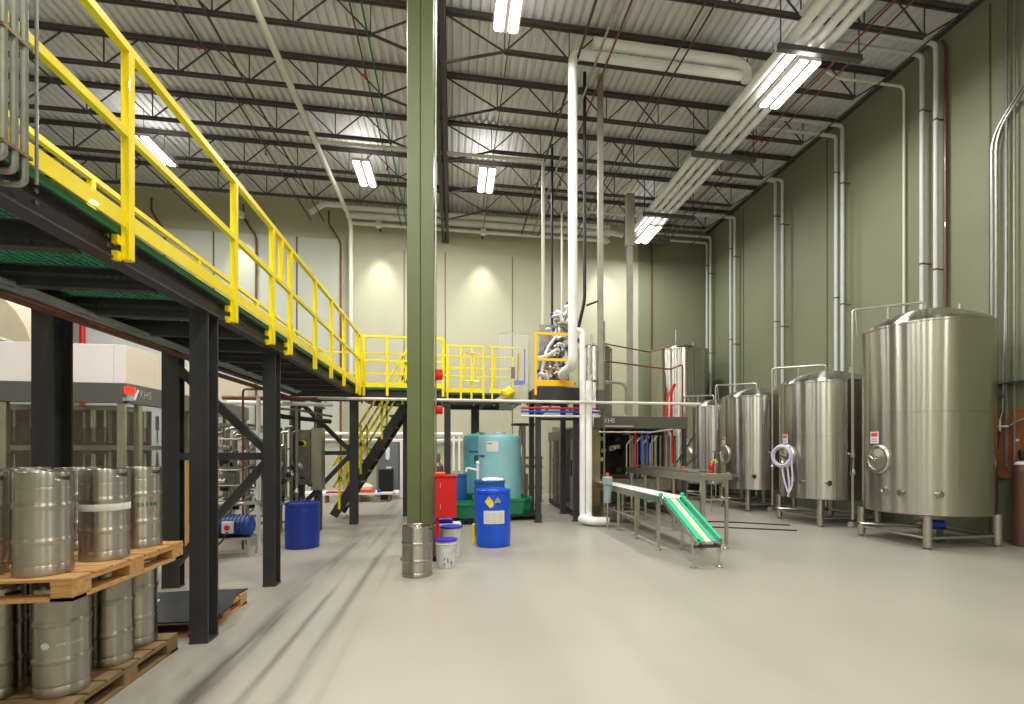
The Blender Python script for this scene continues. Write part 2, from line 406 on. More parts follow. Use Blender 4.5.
k2 = dup(k0, (-2.07,3.83,.85), 'steel keg with green lettering at far end of top pallet')
keg_text(k2, 'GREEN', .034, .285, -.78, .1205, INKG)
bk = ['second', 'third', 'fourth', 'fifth']
rown = ['front row', 'middle row', 'back row']
for a in range(3):
    for j, yk in enumerate((3.09,3.45,3.82)):
        dup(k0, (-2.43-.31*a, yk+.02*a, .85), 'steel keg on top pallet, %s, %s keg in from aisle edge' % (rown[j], bk[a]))
HB = .6
l0 = keg('steel keg with white lettering on lower pallet under the near corner block', .128, HB, (-2.2,3.33,.13), 'kegs on the lower pallet')
for j, (xk, yk) in enumerate(((-2.19,3.72),(-2.22,4.05))):
    dup(l0, (xk,yk,.13), ['steel keg on lower pallet, middle of its aisle edge', 'steel keg on lower pallet at far end of its aisle edge'][j])
for a in range(3):
    for j, yk in enumerate((3.33,3.70,4.05)):
        dup(l0, (-2.53-.31*a, yk, .13), 'steel keg on lower pallet, %s, %s keg in from aisle edge' % (rown[j], bk[a]))
keg_text(l0, 'AMERICAN', .021, .29, -.72, .1275, INKW)
M().lathe((-2.2+.126*math.cos(-1.55), 3.33+.126*math.sin(-1.55), .42),[(.0,0),(.02,0),(.02,.004),(0,.004)],16,'-y').build('emblem', INKW, l0)

def pallet(label, x0, x1, y0, y1, z0, h, m, nb=7):
    t = thing('pallet', label, 'pallet', ((x0+x1)/2,(y0+y1)/2,z0))
    bh = .018; s = (y1-y0)
    for i in range(nb):      # deck boards run along X
        w = s/nb*.86; yc = y0+s*(i+.5)/nb*1.0
        if i == 0: yc = y0+w/2
        if i == nb-1: yc = y1-w/2
        M().bbox(x0,x1,yc-w/2,yc+w/2,z0+h-bh,z0+h,.003).build('deck_board', m, t)
    for i in range(3):       # stringers of blocks: along Y on 3 X positions
        xc = (x0+.05, (x0+x1)/2, x1-.05)[i]
        M().box(xc-.05,xc+.05,y0,y1,z0+h-2*bh,z0+h-bh).build('stringer_board', m, t)
        for j in range(3):
            yc = (y0+.07, (y0+y1)/2, y1-.07)[j]
            M().bbox(xc-.05,xc+.05,yc-.07,yc+.07,z0+bh,z0+h-2*bh,.004).build('block', m, t)
        M().box(xc-.05,xc+.05,y0,y1,z0,z0+bh).build('base_board', m, t)
    for yc in (y0+.05,y1-.05):
        M().box(x0,x1,yc-.05,yc+.05,z0+.0005,z0+bh-.0005).build('base_board', m, t)
    return t
pallet('tan wooden pallet resting on the lower kegs, carrying more kegs', -3.1,-1.89,2.93,4.0,.732,.117,WOOD)
pallet('worn wooden pallet on the floor under the lowest kegs', -3.25,-2.03,3.1,4.22,0,.128,WOODD)
pallet('low wooden pallet under the black mat behind the first post', -3.2,-1.98,4.48,5.38,0,.12,WOOD,5)
t = thing('rubber_mat', 'black rubber mat on a low pallet behind the first post', 'mat', (-2.5,4.95,.12))
m = M(); nx, ny = 14, 8; vs = []
for j in range(ny+1):
    for i in range(nx+1):
        x = -3.22+1.27*i/nx; y = 4.46+.95*j/ny
        z = .123 + .003*math.sin(i*.9)*math.sin(j*.8+1)
        vs.append((x+ (.05*math.sin(j*.7) if i == nx else 0), y, z))
vt = [(a,b,c+.012) for a,b,c in vs]
fs = [(j*(nx+1)+i, j*(nx+1)+i+1, (j+1)*(nx+1)+i+1, (j+1)*(nx+1)+i) for j in range(ny) for i in range(nx)]
m.add(vs+vt, [f[::-1] for f in fs] + [tuple(k+len(vs) for k in f) for f in fs] +
      [(i,i+1,i+1+len(vs),i+len(vs)) for i in range(nx)] + [(ny*(nx+1)+i+1,ny*(nx+1)+i,ny*(nx+1)+i+len(vs),ny*(nx+1)+i+1+len(vs)) for i in range(nx)] +
      [((j+1)*(nx+1),j*(nx+1),j*(nx+1)+len(vs),(j+1)*(nx+1)+len(vs)) for j in range(ny)] + [(j*(nx+1)+nx,(j+1)*(nx+1)+nx,(j+1)*(nx+1)+nx+len(vs),j*(nx+1)+nx+len(vs)) for j in range(ny)])
m.build('sheet', RUB, t)
tag(M().add([(-2.75,4.95,.142),(-2.55,4.92,.142),(-2.6,5.1,.142),(-2.8,5.13,.142),(-2.75,4.95,.146),(-2.55,4.92,.146),(-2.6,5.1,.146),(-2.8,5.13,.146)],[(3,2,1,0),(4,5,6,7),(0,1,5,4),(1,2,6,5),(2,3,7,6),(3,0,4,7)]).build('paper_sheet', PAPER), 'grey paper sheet lying on the black mat', 'paper')

# ------------------------------------------------------------ mezzanine walkway
def post(label, x, y, z1, w=.14, dd=.2):
    t = thing('steel_post', label, 'post', (x,y,0))
    M().ibeam((x,y,.015),(x,y,z1),w,dd,.016,.012,up=(0,1,0)).build('shaft', BLACK, t)
    M().box(x-w*.52,x+w*.52,y-dd*.52,y+dd*.52,0,.016).build('base_plate', BLACK, t)
    return t
ZD = 2.72
post('dark steel post nearest the camera, holding the walkway outer edge', -1.93,4.4,2.56,.13,.18)
post('dark steel post second along the walkway outer edge', -1.975,6.06,2.56,.125,.18)
post('dark steel post at the walkway corner in front of the yellow stairs', -1.95,10.68,2.56,.15,.15)
post('dark steel post behind the stacked kegs', -2.97,4.4,2.56)
post('dark steel post beside the black mat, under walkway inner edge', -3.0,6.14,2.56,.17,.12)
post('dark steel post behind the stainless control panel', -3.05,10.68,2.56,.15,.15)
post('dark steel post at the far inner walkway corner left of stairs', -3.05,12.4,2.56,.15,.15)
def brace(y, m, name, lab, zm, z1, z0):
    t = thing('cross_brace', lab, 'brace', (-2.5,y,z0))
    m_ = M().beam((-2.96,y,z1),(-2.04,y,zm+.06),.08,.08,(0,1,0)); m_.build('upper_diagonal', BLACK, t)
    M().beam((-2.96,y,z0),(-2.04,y,zm-.06),.08,.08,(0,1,0)).build('lower_diagonal', BLACK, t)
    M().beam((-2.94,y,zm),(-2.04,y,zm),.08,.08).build('strut', BLACK, t)
    M().box(-2.08,-2.03,y-.012,y+.012,zm-.16,zm+.16).box(-2.97,-2.93,y-.012,y+.012,z1-.12,z1+.1).box(-2.97,-2.93,y-.012,y+.012,z0-.1,z0+.12).build('gusset', BLACK, t)
brace(6.1, BLACK, 'a', 'dark K-shaped brace between the two middle walkway posts', 1.42, 2.4, .25)
brace(10.68, BLACK, 'b', 'dark K-shaped brace behind the dark blue drum, left of stairs', 1.42, 2.42, .35)

t = thing('walkway', 'raised walkway deck with dark edge beams running to the back', 'walkway', (-2.4,6.,2.4))
ob = M(); ob.ibeam((-1.9,.6,2.63),(-1.9,12.5,2.63),.1,.15,.012,.012); ob.build('outer_beam', BLACK2, t)
M().ibeam((-3.0,.6,2.62),(-3.0,12.5,2.62),.1,.18,.012,.012).build('inner_beam', BLACK2, t)
yy = .9
while yy < 12.4:
    M().ibeam((-2.95,yy,2.61),(-1.95,yy,2.61),.07,.14,.01,.01).build('cross_beam', BLACK2, t); yy += .72
g = M()
for i in range(24): xx = -2.97+i*(1.10/23); g.box(xx-.006,xx+.006,.6,12.5,2.705,2.735)
yy = .62
while yy < 12.5: g.box(-2.98,-1.86,yy-.005,yy+.005,2.708,2.732); yy += .05
g.build('grating', GRATE, t)
M().box(-1.86,-1.835,.6,10.6,2.70,2.745).build('grating_edge', GRATE, t)
for i, (yy, zz) in enumerate(((2.62,2.66),(3.1,2.66),(4.9,2.66),(7.0,2.66))):
    M().cyl((-1.845,yy,2.65),(-1.83,yy,2.65),.012,6).cyl((-1.845,yy,2.60),(-1.83,yy,2.60),.012,6).build('bolt', BLACK2, t)

def railing(label, posts, segs, m=YEL, w=.05, toe=True, zt=1.03, zm=.55, group=None, z=ZD, drop=.16):
    """posts: list of (x, y); segs: list of polylines carrying rails"""
    t = thing('safety_railing', label, 'railing', (posts[0][0],posts[0][1],z-drop), group)
    for (x, y) in posts:
        s = M(); s.bbox(x-w/2,x+w/2,y-w/2,y+w/2,z-drop,z+zt,.006)
        s.build('stanchion', m, t)
    for (a, b) in segs:
        A = Vector((a[0],a[1],z)); B = Vector((b[0],b[1],z))
        M().beam(A+Vector((0,0,zt)),B+Vector((0,0,zt)),w*.9,w*.9).build('top_rail', m, t)
        M().beam(A+Vector((0,0,zm)),B+Vector((0,0,zm)),w*.7,w*.9).build('mid_rail', m, t)
        if toe: M().beam(A+Vector((0,0,.065)),B+Vector((0,0,.065)),.008,.09).build('toe_board', m, t)
    return t
XO = -1.81
oy = (1.6,3.23,4.65,5.56,6.14,7.19,8.1,9.02,10.2,10.5)
t = railing('long yellow railing along the outer edge of the raised walkway', [(XO,y) for y in oy], [((XO,.6),(XO,10.55))])
for y in oy[:5]:
    for z in (2.55,2.64): M().box(-1.86,-1.83,y-.055,y-.02,z,z+.05).build('clip', YEL, t)
M().bbox(XO-.025,XO+.025,5.83-.025,5.83+.025,3.27,3.74,.005).build('gate_bar', YEL, t)
railing('yellow railing along the inner far edge of the raised walkway', [(-2.96,y) for y in (1.2,3.,4.8,6.6,8.4,10.2,12.2)], [((-2.96,.6),(-2.96,12.4))], drop=.0)
# inner side services: conduit bundle and rust coloured pipe under the walkway
tag(M().tube([(-2.87,1.0,2.50),(-2.87,6.2,2.50),(-2.87,6.5,2.42),(-2.87,12.2,2.42)],.03,8).build('service_pipe', RUST), 'rust brown pipe hung below the inner walkway beam', 'pipe')
for i, (dx, dz) in enumerate(((.07,.0),(.12,.015))):
    tag(M().tube([(-2.87+dx,1.0,2.53+dz),(-2.87+dx,9.9,2.53+dz)],.02,8).build('conduit', GALV), ['grey conduit hung beside the rust brown pipe under walkway', 'grey conduit nearest the aisle under the walkway inner beam'][i], 'conduit')
# cross platform at the far end
def platform(label, x0, x1, y0, y1, green=True):
    t = thing('platform', label, 'platform', ((x0+x1)/2,(y0+y1)/2,2.5))
    for yv in (y0+.05,y1-.05): M().ibeam((x0,yv,2.59),(x1,yv,2.59),.1,.2,.012,.012).build('edge_beam', BLACK2, t)
    for xx in (x0+.05,(x0+x1)/2,x1-.05): M().ibeam((xx,y0+.1,2.59),(xx,y1-.1,2.59),.08,.18,.01,.01).build('cross_beam', BLACK2, t)
    g = M(); n = int((x1-x0)/.06)
    for i in range(n+1): xx = x0+(x1-x0)*i/n; g.box(xx-.005,xx+.005,y0,y1,2.70,2.735)
    n = int((y1-y0)/.1)
    for i in range(n+1): yv = y0+(y1-y0)*i/n; g.box(x0,x1,yv-.006,yv+.006,2.70,2.735)
    g.build('grating', GRATE, t)
platform('dark cross platform behind the green column joining the walkway', -1.8,-.18,10.6,12.3)
platform('dark cross platform set back right of the green column', -.16,1.5,11.3,13.05)
railing('yellow railing on the cross platform left of and behind the column', [(-1.75,10.6),(-1.3,10.6),(-.75,10.6),(-.2,10.6)], [((-1.8,10.6),(-.17,10.6))])
railing('yellow railing on the set-back platform just right of the column', [(-.12,11.28),(.17,11.28),(.4,11.28),(.66,11.28)], [((-.15,11.28),(.68,11.28))], w=.045)
railing('yellow railing along rear edge of cross platform', [(-2.9,12.45),(-2.1,12.45),(-1.2,12.45),(-.1,12.55),(.5,12.55),(1.0,12.55),(1.45,12.55)], [((-3.0,12.45),(-.15,12.45)),((-.1,12.55),(1.5,12.55))], w=.04)
railing('thin yellow railing behind the clear plastic screen', [(.85,11.28),(1.45,11.28)], [((.8,11.28),(1.5,11.28))], w=.035)
t = thing('yellow_gate', 'yellow swing gate at end of the platform right of column', 'gate', (-.2,10.62,2.8))
M().tube([(-.55,10.57,3.0),(-.55,10.57,3.72),(-.18,10.57,3.72),(-.18,10.57,3.0),(-.55,10.57,3.0)],.025,8).build('frame', YEL, t)
M().tube([(.25,11.22,2.98),(.25,11.22,3.6),(.56,11.22,3.6),(.56,11.22,2.98),(.25,11.22,2.98)],.02,8).build('gate_leaf', YEL, t)
post('dark steel post seen just right of the green column', -.12,11.36,2.49,.14,.12)
post('dark steel post left edge of the green column', -1.03,11.78,2.49,.14,.14)
post('dark steel post behind the cyan tanks', .55,12.98,2.49,.2,.12)

# stairs
t = thing('stairs', 'dark steel stairs with yellow rails going down to the left', 'stairs', (-2.5,11.7,0))
A = Vector((-.95,11.4,2.72)); B = Vector((-2.5,11.4,.06)); dv = (B-A)
for y in (11.4, 12.2):
    M().beam((A.x,y,A.z-.15),(B.x,y,B.z+.02),.18,.03,(0,1,0)).build('stringer', BLACK, t)
n = 11
for i in range(1,n):
    p = A+dv*(i/n); q = M(); q.box(p.x-.13,p.x+.13,11.4,12.2,p.z-.03,p.z+.005).build('tread', WOODD, t)
nv = Vector((0,0,1))
for y in (11.38, 12.22):
    for hgt in (.98, .52):
        M().beam((A.x,y,A.z+hgt),(B.x,y,B.z+hgt+.1),.045,.045).build('handrail', YEL, t)
    for f in (.08,.36,.64,.92):
        p = A+dv*f; M().beam((p.x,y,p.z-.05),(p.x,y,p.z+1.0),.045,.045).build('baluster', YEL, t)
# long white conduit across
tag(M().tube([(-3.1,9.75,2.42),(5.0,9.75,2.42)],.028,8).build('crossing_pipe', CREAM), 'long thin white pipe crossing the hall at head height', 'pipe')

# ------------------------------------------------------------ conduits top left
t = thing('conduit_bundle', 'three grey conduits dropping in front of the walkway at far left', 'conduits', (-1.76,2.4,2.5))
for i, (xx, yy) in enumerate(((-1.76,2.355),(-1.76,2.405),(-1.76,2.455))):
    M().tube([(-1.9-.35,yy-.02,2.655-.028*i),(xx,yy,2.655-.028*i),(xx,yy,ZC-.1)],.0135,8,.03).build('pipe', GALV, t)
for z in (2.72, 3.18):
    M().beam((-1.762,2.335,z),(-1.762,2.48,z),.032,.014).build('strut_clamp', mat('clamp_bronze', lin(130,110,78), .5, .4), t)
tag(M().tube([(-1.74,2.49,2.62),(-1.74,2.49,ZC-.1)],.007,6).build('hanger_rod', GALV), 'thin steel rod beside the three grey conduits at far left', 'rod')

# ------------------------------------------------------------ lights
LY = []
def fixture(x, y, z, label, power, two=True, L=1.2, W=.42):
    t = thing('ceiling_light', label, 'light', (x,y,z), 'tube lights under the roof')
    M().box(x-W/2,x+W/2,y-L/2,y+L/2,z+.03,z+.09).box(x-W/2-.01,x-W/2+.01,y-L/2,y+L/2,z,z+.06).box(x+W/2-.01,x+W/2+.01,y-L/2,y+L/2,z,z+.06).box(x-.03,x+.03,y-L/2,y+L/2,z+.0,z+.03).build('housing', PANELW, t)
    for sx in (-1,1):
        M().bbox(x+sx*W*.27-.06,x+sx*W*.27+.06,y-L/2+.02,y+L/2-.02,z-.01,z+.029,.008).build('tube', LENS, t)
    M().tube([(x,y-L*.35,z+.09),(x,y-L*.35,ZC-.08)],.006,5).tube([(x,y+L*.35,z+.09),(x,y+L*.35,ZC-.08)],.006,5).build('hanger', JOIST, t)
    la = bpy.data.lights.new('lamp', 'AREA'); la.shape = 'RECTANGLE'; la.size = W*.8; la.size_y = L*.95; la.energy = power; la.color = (1,.972,.925); la.spread = PI
    lo = bpy.data.objects.new('lamp', la); C.objects.link(lo); lo.parent = t; lo.location = (0,0,-.02)
    lu = bpy.data.lights.new('ceiling_fill', 'AREA'); lu.shape = 'RECTANGLE'; lu.size = W*.8; lu.size_y = L*.95; lu.energy = power*.06; lu.color = (1,.972,.925)  # added upward fill lamp, not part of the fitting, brightens the roof deck
    uo = bpy.data.objects.new('ceiling_fill', lu); C.objects.link(uo); uo.parent = t; uo.location = (0,0,.11); uo.rotation_euler = (PI,0,0)
    return t
PW = 190
fixture(.86,7.9,8.45,'glowing tube light near the roof just right of the column top', PW)
fixture(.85,13.3,8.45,'glowing tube light right of the column, over the cyan tanks', PW)
fixture(-2.2,13.5,8.45,'glowing tube light left of the column, far along the hall', PW)
fixture(-2.3,7.7,8.45,'tube light cut by top edge of photo, left of column', PW)
fixture(-6.9,13.3,8.45,'tube light above the yellow railing at far left', PW)
fixture(5.97,8.35,8.06,'large twin tube light under the white pipe rack, near', PW)
fixture(5.9,14.9,8.06,'twin tube light under the far end of white pipe rack', PW*.8)
fixture(-6.9,8.3,8.45,'tube light hidden above the walkway railing', PW)
for x in (-6.9,-2.2,.86,5.9):
    fixture(x,3.0,8.45,'tube light in the row over the camera', PW*1.0)
for x in (-2.2,.86,5.9):
    fixture(x,-1.4,8.45,'tube light in the row behind the camera', PW)
# wall washers near the back wall
def washer(x, lab, pw=400):
    t = thing('wall_light', lab, 'wall light', (x,YB-.52,8.35))
    M().lathe((x,YB-.52,8.35),[(.09,-.0),(.1,.02),(.1,.16),(.05,.2),(0,.2)],18).build('housing', PANELW, t)
    M().box(x-.02,x+.02,YB-.48,YB,8.42,8.46).build('bracket', JOIST, t)
    la = bpy.data.lights.new('lamp', 'SPOT'); la.energy = pw; la.spot_size = math.radians(67); la.spot_blend = 1.; la.shadow_soft_size = .06; la.color = (1,.965,.87)
    lo = bpy.data.objects.new('lamp', la); C.objects.link(lo); lo.parent = t; lo.location = (0,0,-.03); lo.rotation_euler = (math.radians(2),0,0)
washer(-2.27,'small downlight on back wall left of the column')
washer(.95,'small downlight on back wall right of the column')
washer(5.0,'small downlight on back wall above the slim tank',300)
washer(-6.2,'small downlight on back wall behind the walkway',260)

# ------------------------------------------------------------ overhead pipes
def pipe(name, pts, r, m, label, cat='pipe', n=10, bend=.12, group=None):
    return tag(M().tube(pts, r, n, bend).build(name, m), label, cat, group)
# white rack of four along the right
for i, x in enumerate((5.62,5.85,6.08,6.31)):
    yend = (16.0,16.1,16.2,16.3)[i]
    t = thing('insulated_pipe', 'white insulated pipe in the overhead rack, %s from the left' % ('first','second','third','fourth')[i], 'pipe', (x,10,8.4))
    if i == 0: M().tube([(x,1,8.42),(x,yend,8.42),(x-.02,yend+.3,8.62),(x-.6,16.5,8.8)],.085,12,.15).build('run', WHITE, t)
    else: M().tube([(x,1,8.42),(x,yend-.1,8.42)],.075,12).build('run', WHITE, t)
# cross over loop at the near end of the rack
pipe('pipe_loop', [(5.62,7.5,8.62),(5.62,6.9,8.62),(6.2,6.9,8.62),(6.2,7.5,8.62)], .05, WPIPE, 'white pipe loop crossing over the rack at photo top')
for i, y in enumerate((7.8,10.95,14.0,15.75)):
    t = thing('pipe_hanger', 'grey trapeze hanger bar under the white pipe rack, %s from camera' % ordn[i if i < 3 else 5], 'hanger', (6.2,y,8.25))
    M().box(5.4,7.0,y-.03,y+.03,8.24,8.34).box(5.4,7.0,y-.05,y+.05,8.23,8.245).build('bar', GALV if 0 else CHAR, t)
    for x in (5.45,6.95): M().cyl((x,y,8.34),(x,y,ZT+.02),.012,6).build('rod', JOIST, t)
BRPIPE = mat('pale_grey_pipe', lin(198,202,202), .45, 0, .04, 5)
# branches to tanks along the right wall
pairs = [((8.3,8.96,3.4),(8.02,8.98,3.4)), ((10.5,8.75,3.0),(10.3,8.87,3.0)), ((12.75,8.87,2.8),(12.45,8.75,2.8)), ((15.05,8.9,2.7),(14.8,8.8,2.7)), ((16.6,8.7,4.5),(16.35,8.8,4.5))]
tn = ['nearest tank', 'second tank', 'third tank', 'fourth tank', 'tall far tank']
for i, pr_ in enumerate(pairs):
    for j, (y, z, zb) in enumerate(pr_):
        t = thing('branch_pipe', 'white pipe down the right wall behind the %s, %s of its pair' % (tn[i], ('farther','nearer')[j]), 'pipe', (8.75,y,zb))
        z = min(z, 8.95)
        M().tube([(6.4-.1*j,y,z),(8.75,y,z),(8.75,y,zb-1.2)],.04,10,.1).build('run', BRPIPE, t)
        for zc in (7.9-.35*j, 5.0-.2*j):
            M().cyl((8.75,y,zc-.015),(8.75,y,zc+.015),.048,10).beam((8.8,y-.02,zc),(8.925,y-.02,zc),.02,.02).build('clamp', RUST, t)
pipe('thin_pipe', [(7.2,8.9,8.9),(7.4,8.85,8.75),(8.86,8.8,8.72),(8.86,8.8,1.5)], .025, CREAM, 'thin sage painted pipe on right wall between pipe pairs')
tag(M().tube([(8.86,8.0,9.0),(8.86,7.93,8.8),(8.86,7.93,1.2)],.03,8,.05).build('downpipe', BROWN), 'dark brown downpipe on right wall above the nearest tank', 'pipe')
for i, (y, r) in enumerate(((6.9,.02),(6.78,.016))):
    tag(M().tube([(8.87,y,ZC-.1),(8.87,y,1.2)],r,8).build('conduit', GALV), ['thicker straight grey conduit up right wall at photo edge', 'thin straight grey conduit up right wall at photo edge'][i], 'conduit')
for i, y in enumerate((7.12,7.05)):
    tag(M().tube([(8.4,y-1.0,8.6-.1*i-1.5),(8.86,y-.35,7.1),(8.86,y,6.7),(8.86,y,2.3+.9*i)],.02,8,.3).build('conduit', GALV), ['curved steel conduit bending down the right wall, farther one', 'curved steel conduit bending down the right wall, nearer one'][i], 'conduit')
# large insulated pipe: runs across then down
t = thing('insulated_pipe', 'thick white insulated pipe dropping from the roof to the platform', 'pipe', (2.22,9.45,2.9))
M().tube([(5.4,8.93,8.6),(2.12,8.93,8.6),(2.12,8.93,2.99),(2.12,9.9,2.99),(2.3,10.5,2.99)],.085,14,.18,6).build('run', WHITE, t)
for z in (7.2,5.6,4.2): M().cyl((2.12,8.93,z-.012),(2.12,8.93,z+.012),.088,14).build('seam', WPIPE, t)
t = thing('insulated_pipe', 'white insulated pipe lying alongside the thick one under the roof', 'pipe', (4,9.65,8.8))
M().tube([(2.5,8.9,8.82),(5.3,8.9,8.82),(5.5,8.9,8.7),(5.5,8.9,8.5)],.1,14,.1).build('run', WHITE, t)
t = thing('insulated_pipe', 'white insulated pipe by the machine, left one, bending at floor', 'pipe', (2.54,9.85,0))
M().tube([(2.32,9.87,3.86),(2.54,9.87,3.86),(2.54,9.87,.12),(2.72,9.72,.12)],.058,12,.1).build('run', WHITE, t)
M().tube([(2.52,9.87,.11),(2.62,9.6,.1),(2.98,9.5,.1)],.085,12,.1).build('elbow', WHITE, t)
t = thing('insulated_pipe', 'white insulated pipe by the machine, right one, shorter', 'pipe', (2.67,9.87,0))
M().tube([(2.67,9.87,2.86),(2.67,9.87,.17),(2.66,9.75,.13)],.068,12,.05).build('run', WHITE, t)
M().cyl((2.67,9.87,2.4),(2.67,9.87,2.7),.075,12).build('sleeve', WPIPE, t)
# other verticals
pipe('thin_pipe', [(2.15,12.15,8.45),(2.15,12.15,3.5),(2.3,12.0,3.3)], .042, CREAM, 'thin white vertical pipe left of the thick white pipe')
pipe('thin_pipe', [(-3.05,12.15,8.42),(2.15,12.15,8.45)], .04, CREAM, 'long white pipe crossing under the roof behind the column')
pipe('cable_drop', [(2.44,12.5,9.1),(2.44,12.5,3.3)], .03, BLK, 'dark vertical pipe behind the yellow-railed platform')
pipe('thin_pipe', [(5.4,14.5,8.45),(3.12,14.5,8.45),(3.12,14.5,3.2)], .035, CREAM, 'slim white pipe dropping behind the thick white pipe')
pipe('cable_drop', [(2.62,10.0,9.1),(2.62,10.0,4.5),(2.5,10.1,3.9)], .035, BLK, 'dark cable drop just right of the thick white pipe')
pipe('cable_drop', [(2.66,10.0,4.4),(2.9,10.0,4.5)], .02, BLK, 'short dark arm from cable drop to grey duct')
t = thing('square_duct', 'brownish grey square duct dropping beside the thick white pipe', 'duct', (2.96,10.0,.3))
M().bbox(2.9,3.0,9.95,10.07,2.5,9.1,.006).build('run', WGREY, t)
M().tube([(3.03,10.0,4.1),(3.03,10.0,.3)],.02,8).build('side_conduit', STDARK, t)
M().bbox(2.95,3.07,9.92,10.06,.0,.22,.01).build('base_box', STDARK, t)
M().bbox(2.87,3.03,9.92,10.06,2.3,2.7,.01).build('junction_box', CHAR, t)
t = thing('square_duct', 'pale weathered duct dropping right of the brownish duct', 'duct', (4.65,13.,2.5))
M().bbox(4.58,4.72,12.95,13.08,2.4,7.2,.006).bbox(4.54,4.76,12.93,13.1,6.9,8.3,.01).build('run', WGREY, t)
pipe('downpipe', [(6.8,16.8,8.7),(6.8,16.8,.5)], .03, BROWN, 'thin brown pipe on back wall near the right corner')
# left long white pipe in Y
pipe('long_pipe', [(-3.05,4.0,8.42),(-3.05,16.0,8.42),(-3.05,16.2,8.2),(-3.05,16.2,1.9)], .06, CREAM, 'long cream pipe under roof bending down the back wall, left', bend=.3)
# back wall horizontals
for i, (z, r) in enumerate(((8.96,.085),(8.74,.095),(8.5,.05))):
    pipe('wall_pipe', [(-3.35+.1*i,16.55,z),(5.2,16.55,z)], r, WHITE, ['top white pipe of three high along the back wall', 'middle thick white pipe of three high along the back wall', 'lowest thin white pipe of three high along the back wall'][i])
pipe('wall_pipe', [(-4.3,16.5,8.7),(-3.9,16.5,9.0),(-3.3,16.5,9.0)], .08, WHITE, 'short bent white pipe at left end of back wall pipes')
for i, x in enumerate((-8.4,-5.9,-3.45)):
    pipe('rain_pipe', [(x-.35,16.72,8.9),(x-.35,16.72,8.5),(x,16.72,7.95),(x,16.72,.5)], .03, RUST, 'thin rusty pipe kinked down the back wall, %s' % ('leftmost','middle','rightmost')[i], bend=.1)
# services running in Y under the roof
for x, z, r, m, lab in ((2.2,8.5,.03,JOIST,'dark sprinkler pipe near thick white pipe, left'),(2.55,8.5,.03,GALV,'grey conduit near thick white pipe running along roof'),(2.75,8.5,.025,RUST,'rusty conduit near thick white pipe running along roof'),
    (3.9,8.5,.022,JOIST,'dark pipe pair under roof between ducts and rack, left'),(4.07,8.5,.022,JOIST,'dark pipe pair under roof between ducts and rack, right'),
    (6.8,8.5,.022,RUST,'rusty pipe right of the white rack, left of its pair'),(7.08,8.5,.022,RUST,'rusty pipe right of the white rack, right of its pair'),
    (-4.3,8.52,.025,JOIST,'dark pipe under left roof bay, left of its pair'),(-3.92,8.52,.025,JOIST,'dark pipe under left roof bay, right of its pair'),
    (-1.6,8.5,.02,JOIST,'dark pipe just left of column under roof, outer'),(-1.42,8.5,.02,INKG,'dark green pipe just left of column under roof'),
    (.95,8.5,.015,JOIST,'thin dark wire run under roof right of column'),(-7.5,8.52,.025,JOIST,'dark pipe far left under the roof'),(8.1,8.55,.018,JOIST,'thin dark rod under roof near the right wall')):
    t = tag(M().tube([(x,3,z),(x,16.6,z)],r*.75,6).build('roof_pipe', m), lab, 'pipe')
for i, (x, y) in enumerate(((-4.3,9.6),(-1.6,9.8),(-1.6,13.0),(.95,12.9),(-4.3,12.8),(6.8,10.4),(3.9,11.4),(2.75,13.0))):
    t = thing('sprinkler_head', 'small red sprinkler head under the roof, %s' % ('over left bay near','left of column near','left of column far','right of column far','over left bay far','right of pipe rack','between ducts and rack','right of thick pipe far')[i], 'sprinkler', (x,y,8.35))
    M().cyl((x,y,8.5),(x,y,8.4),.012,8).build('stem', JOIST, t); M().lathe((x,y,8.36),[(0,0),(.035,0),(.03,.03),(.012,.045)],10).build('cap', RED, t)

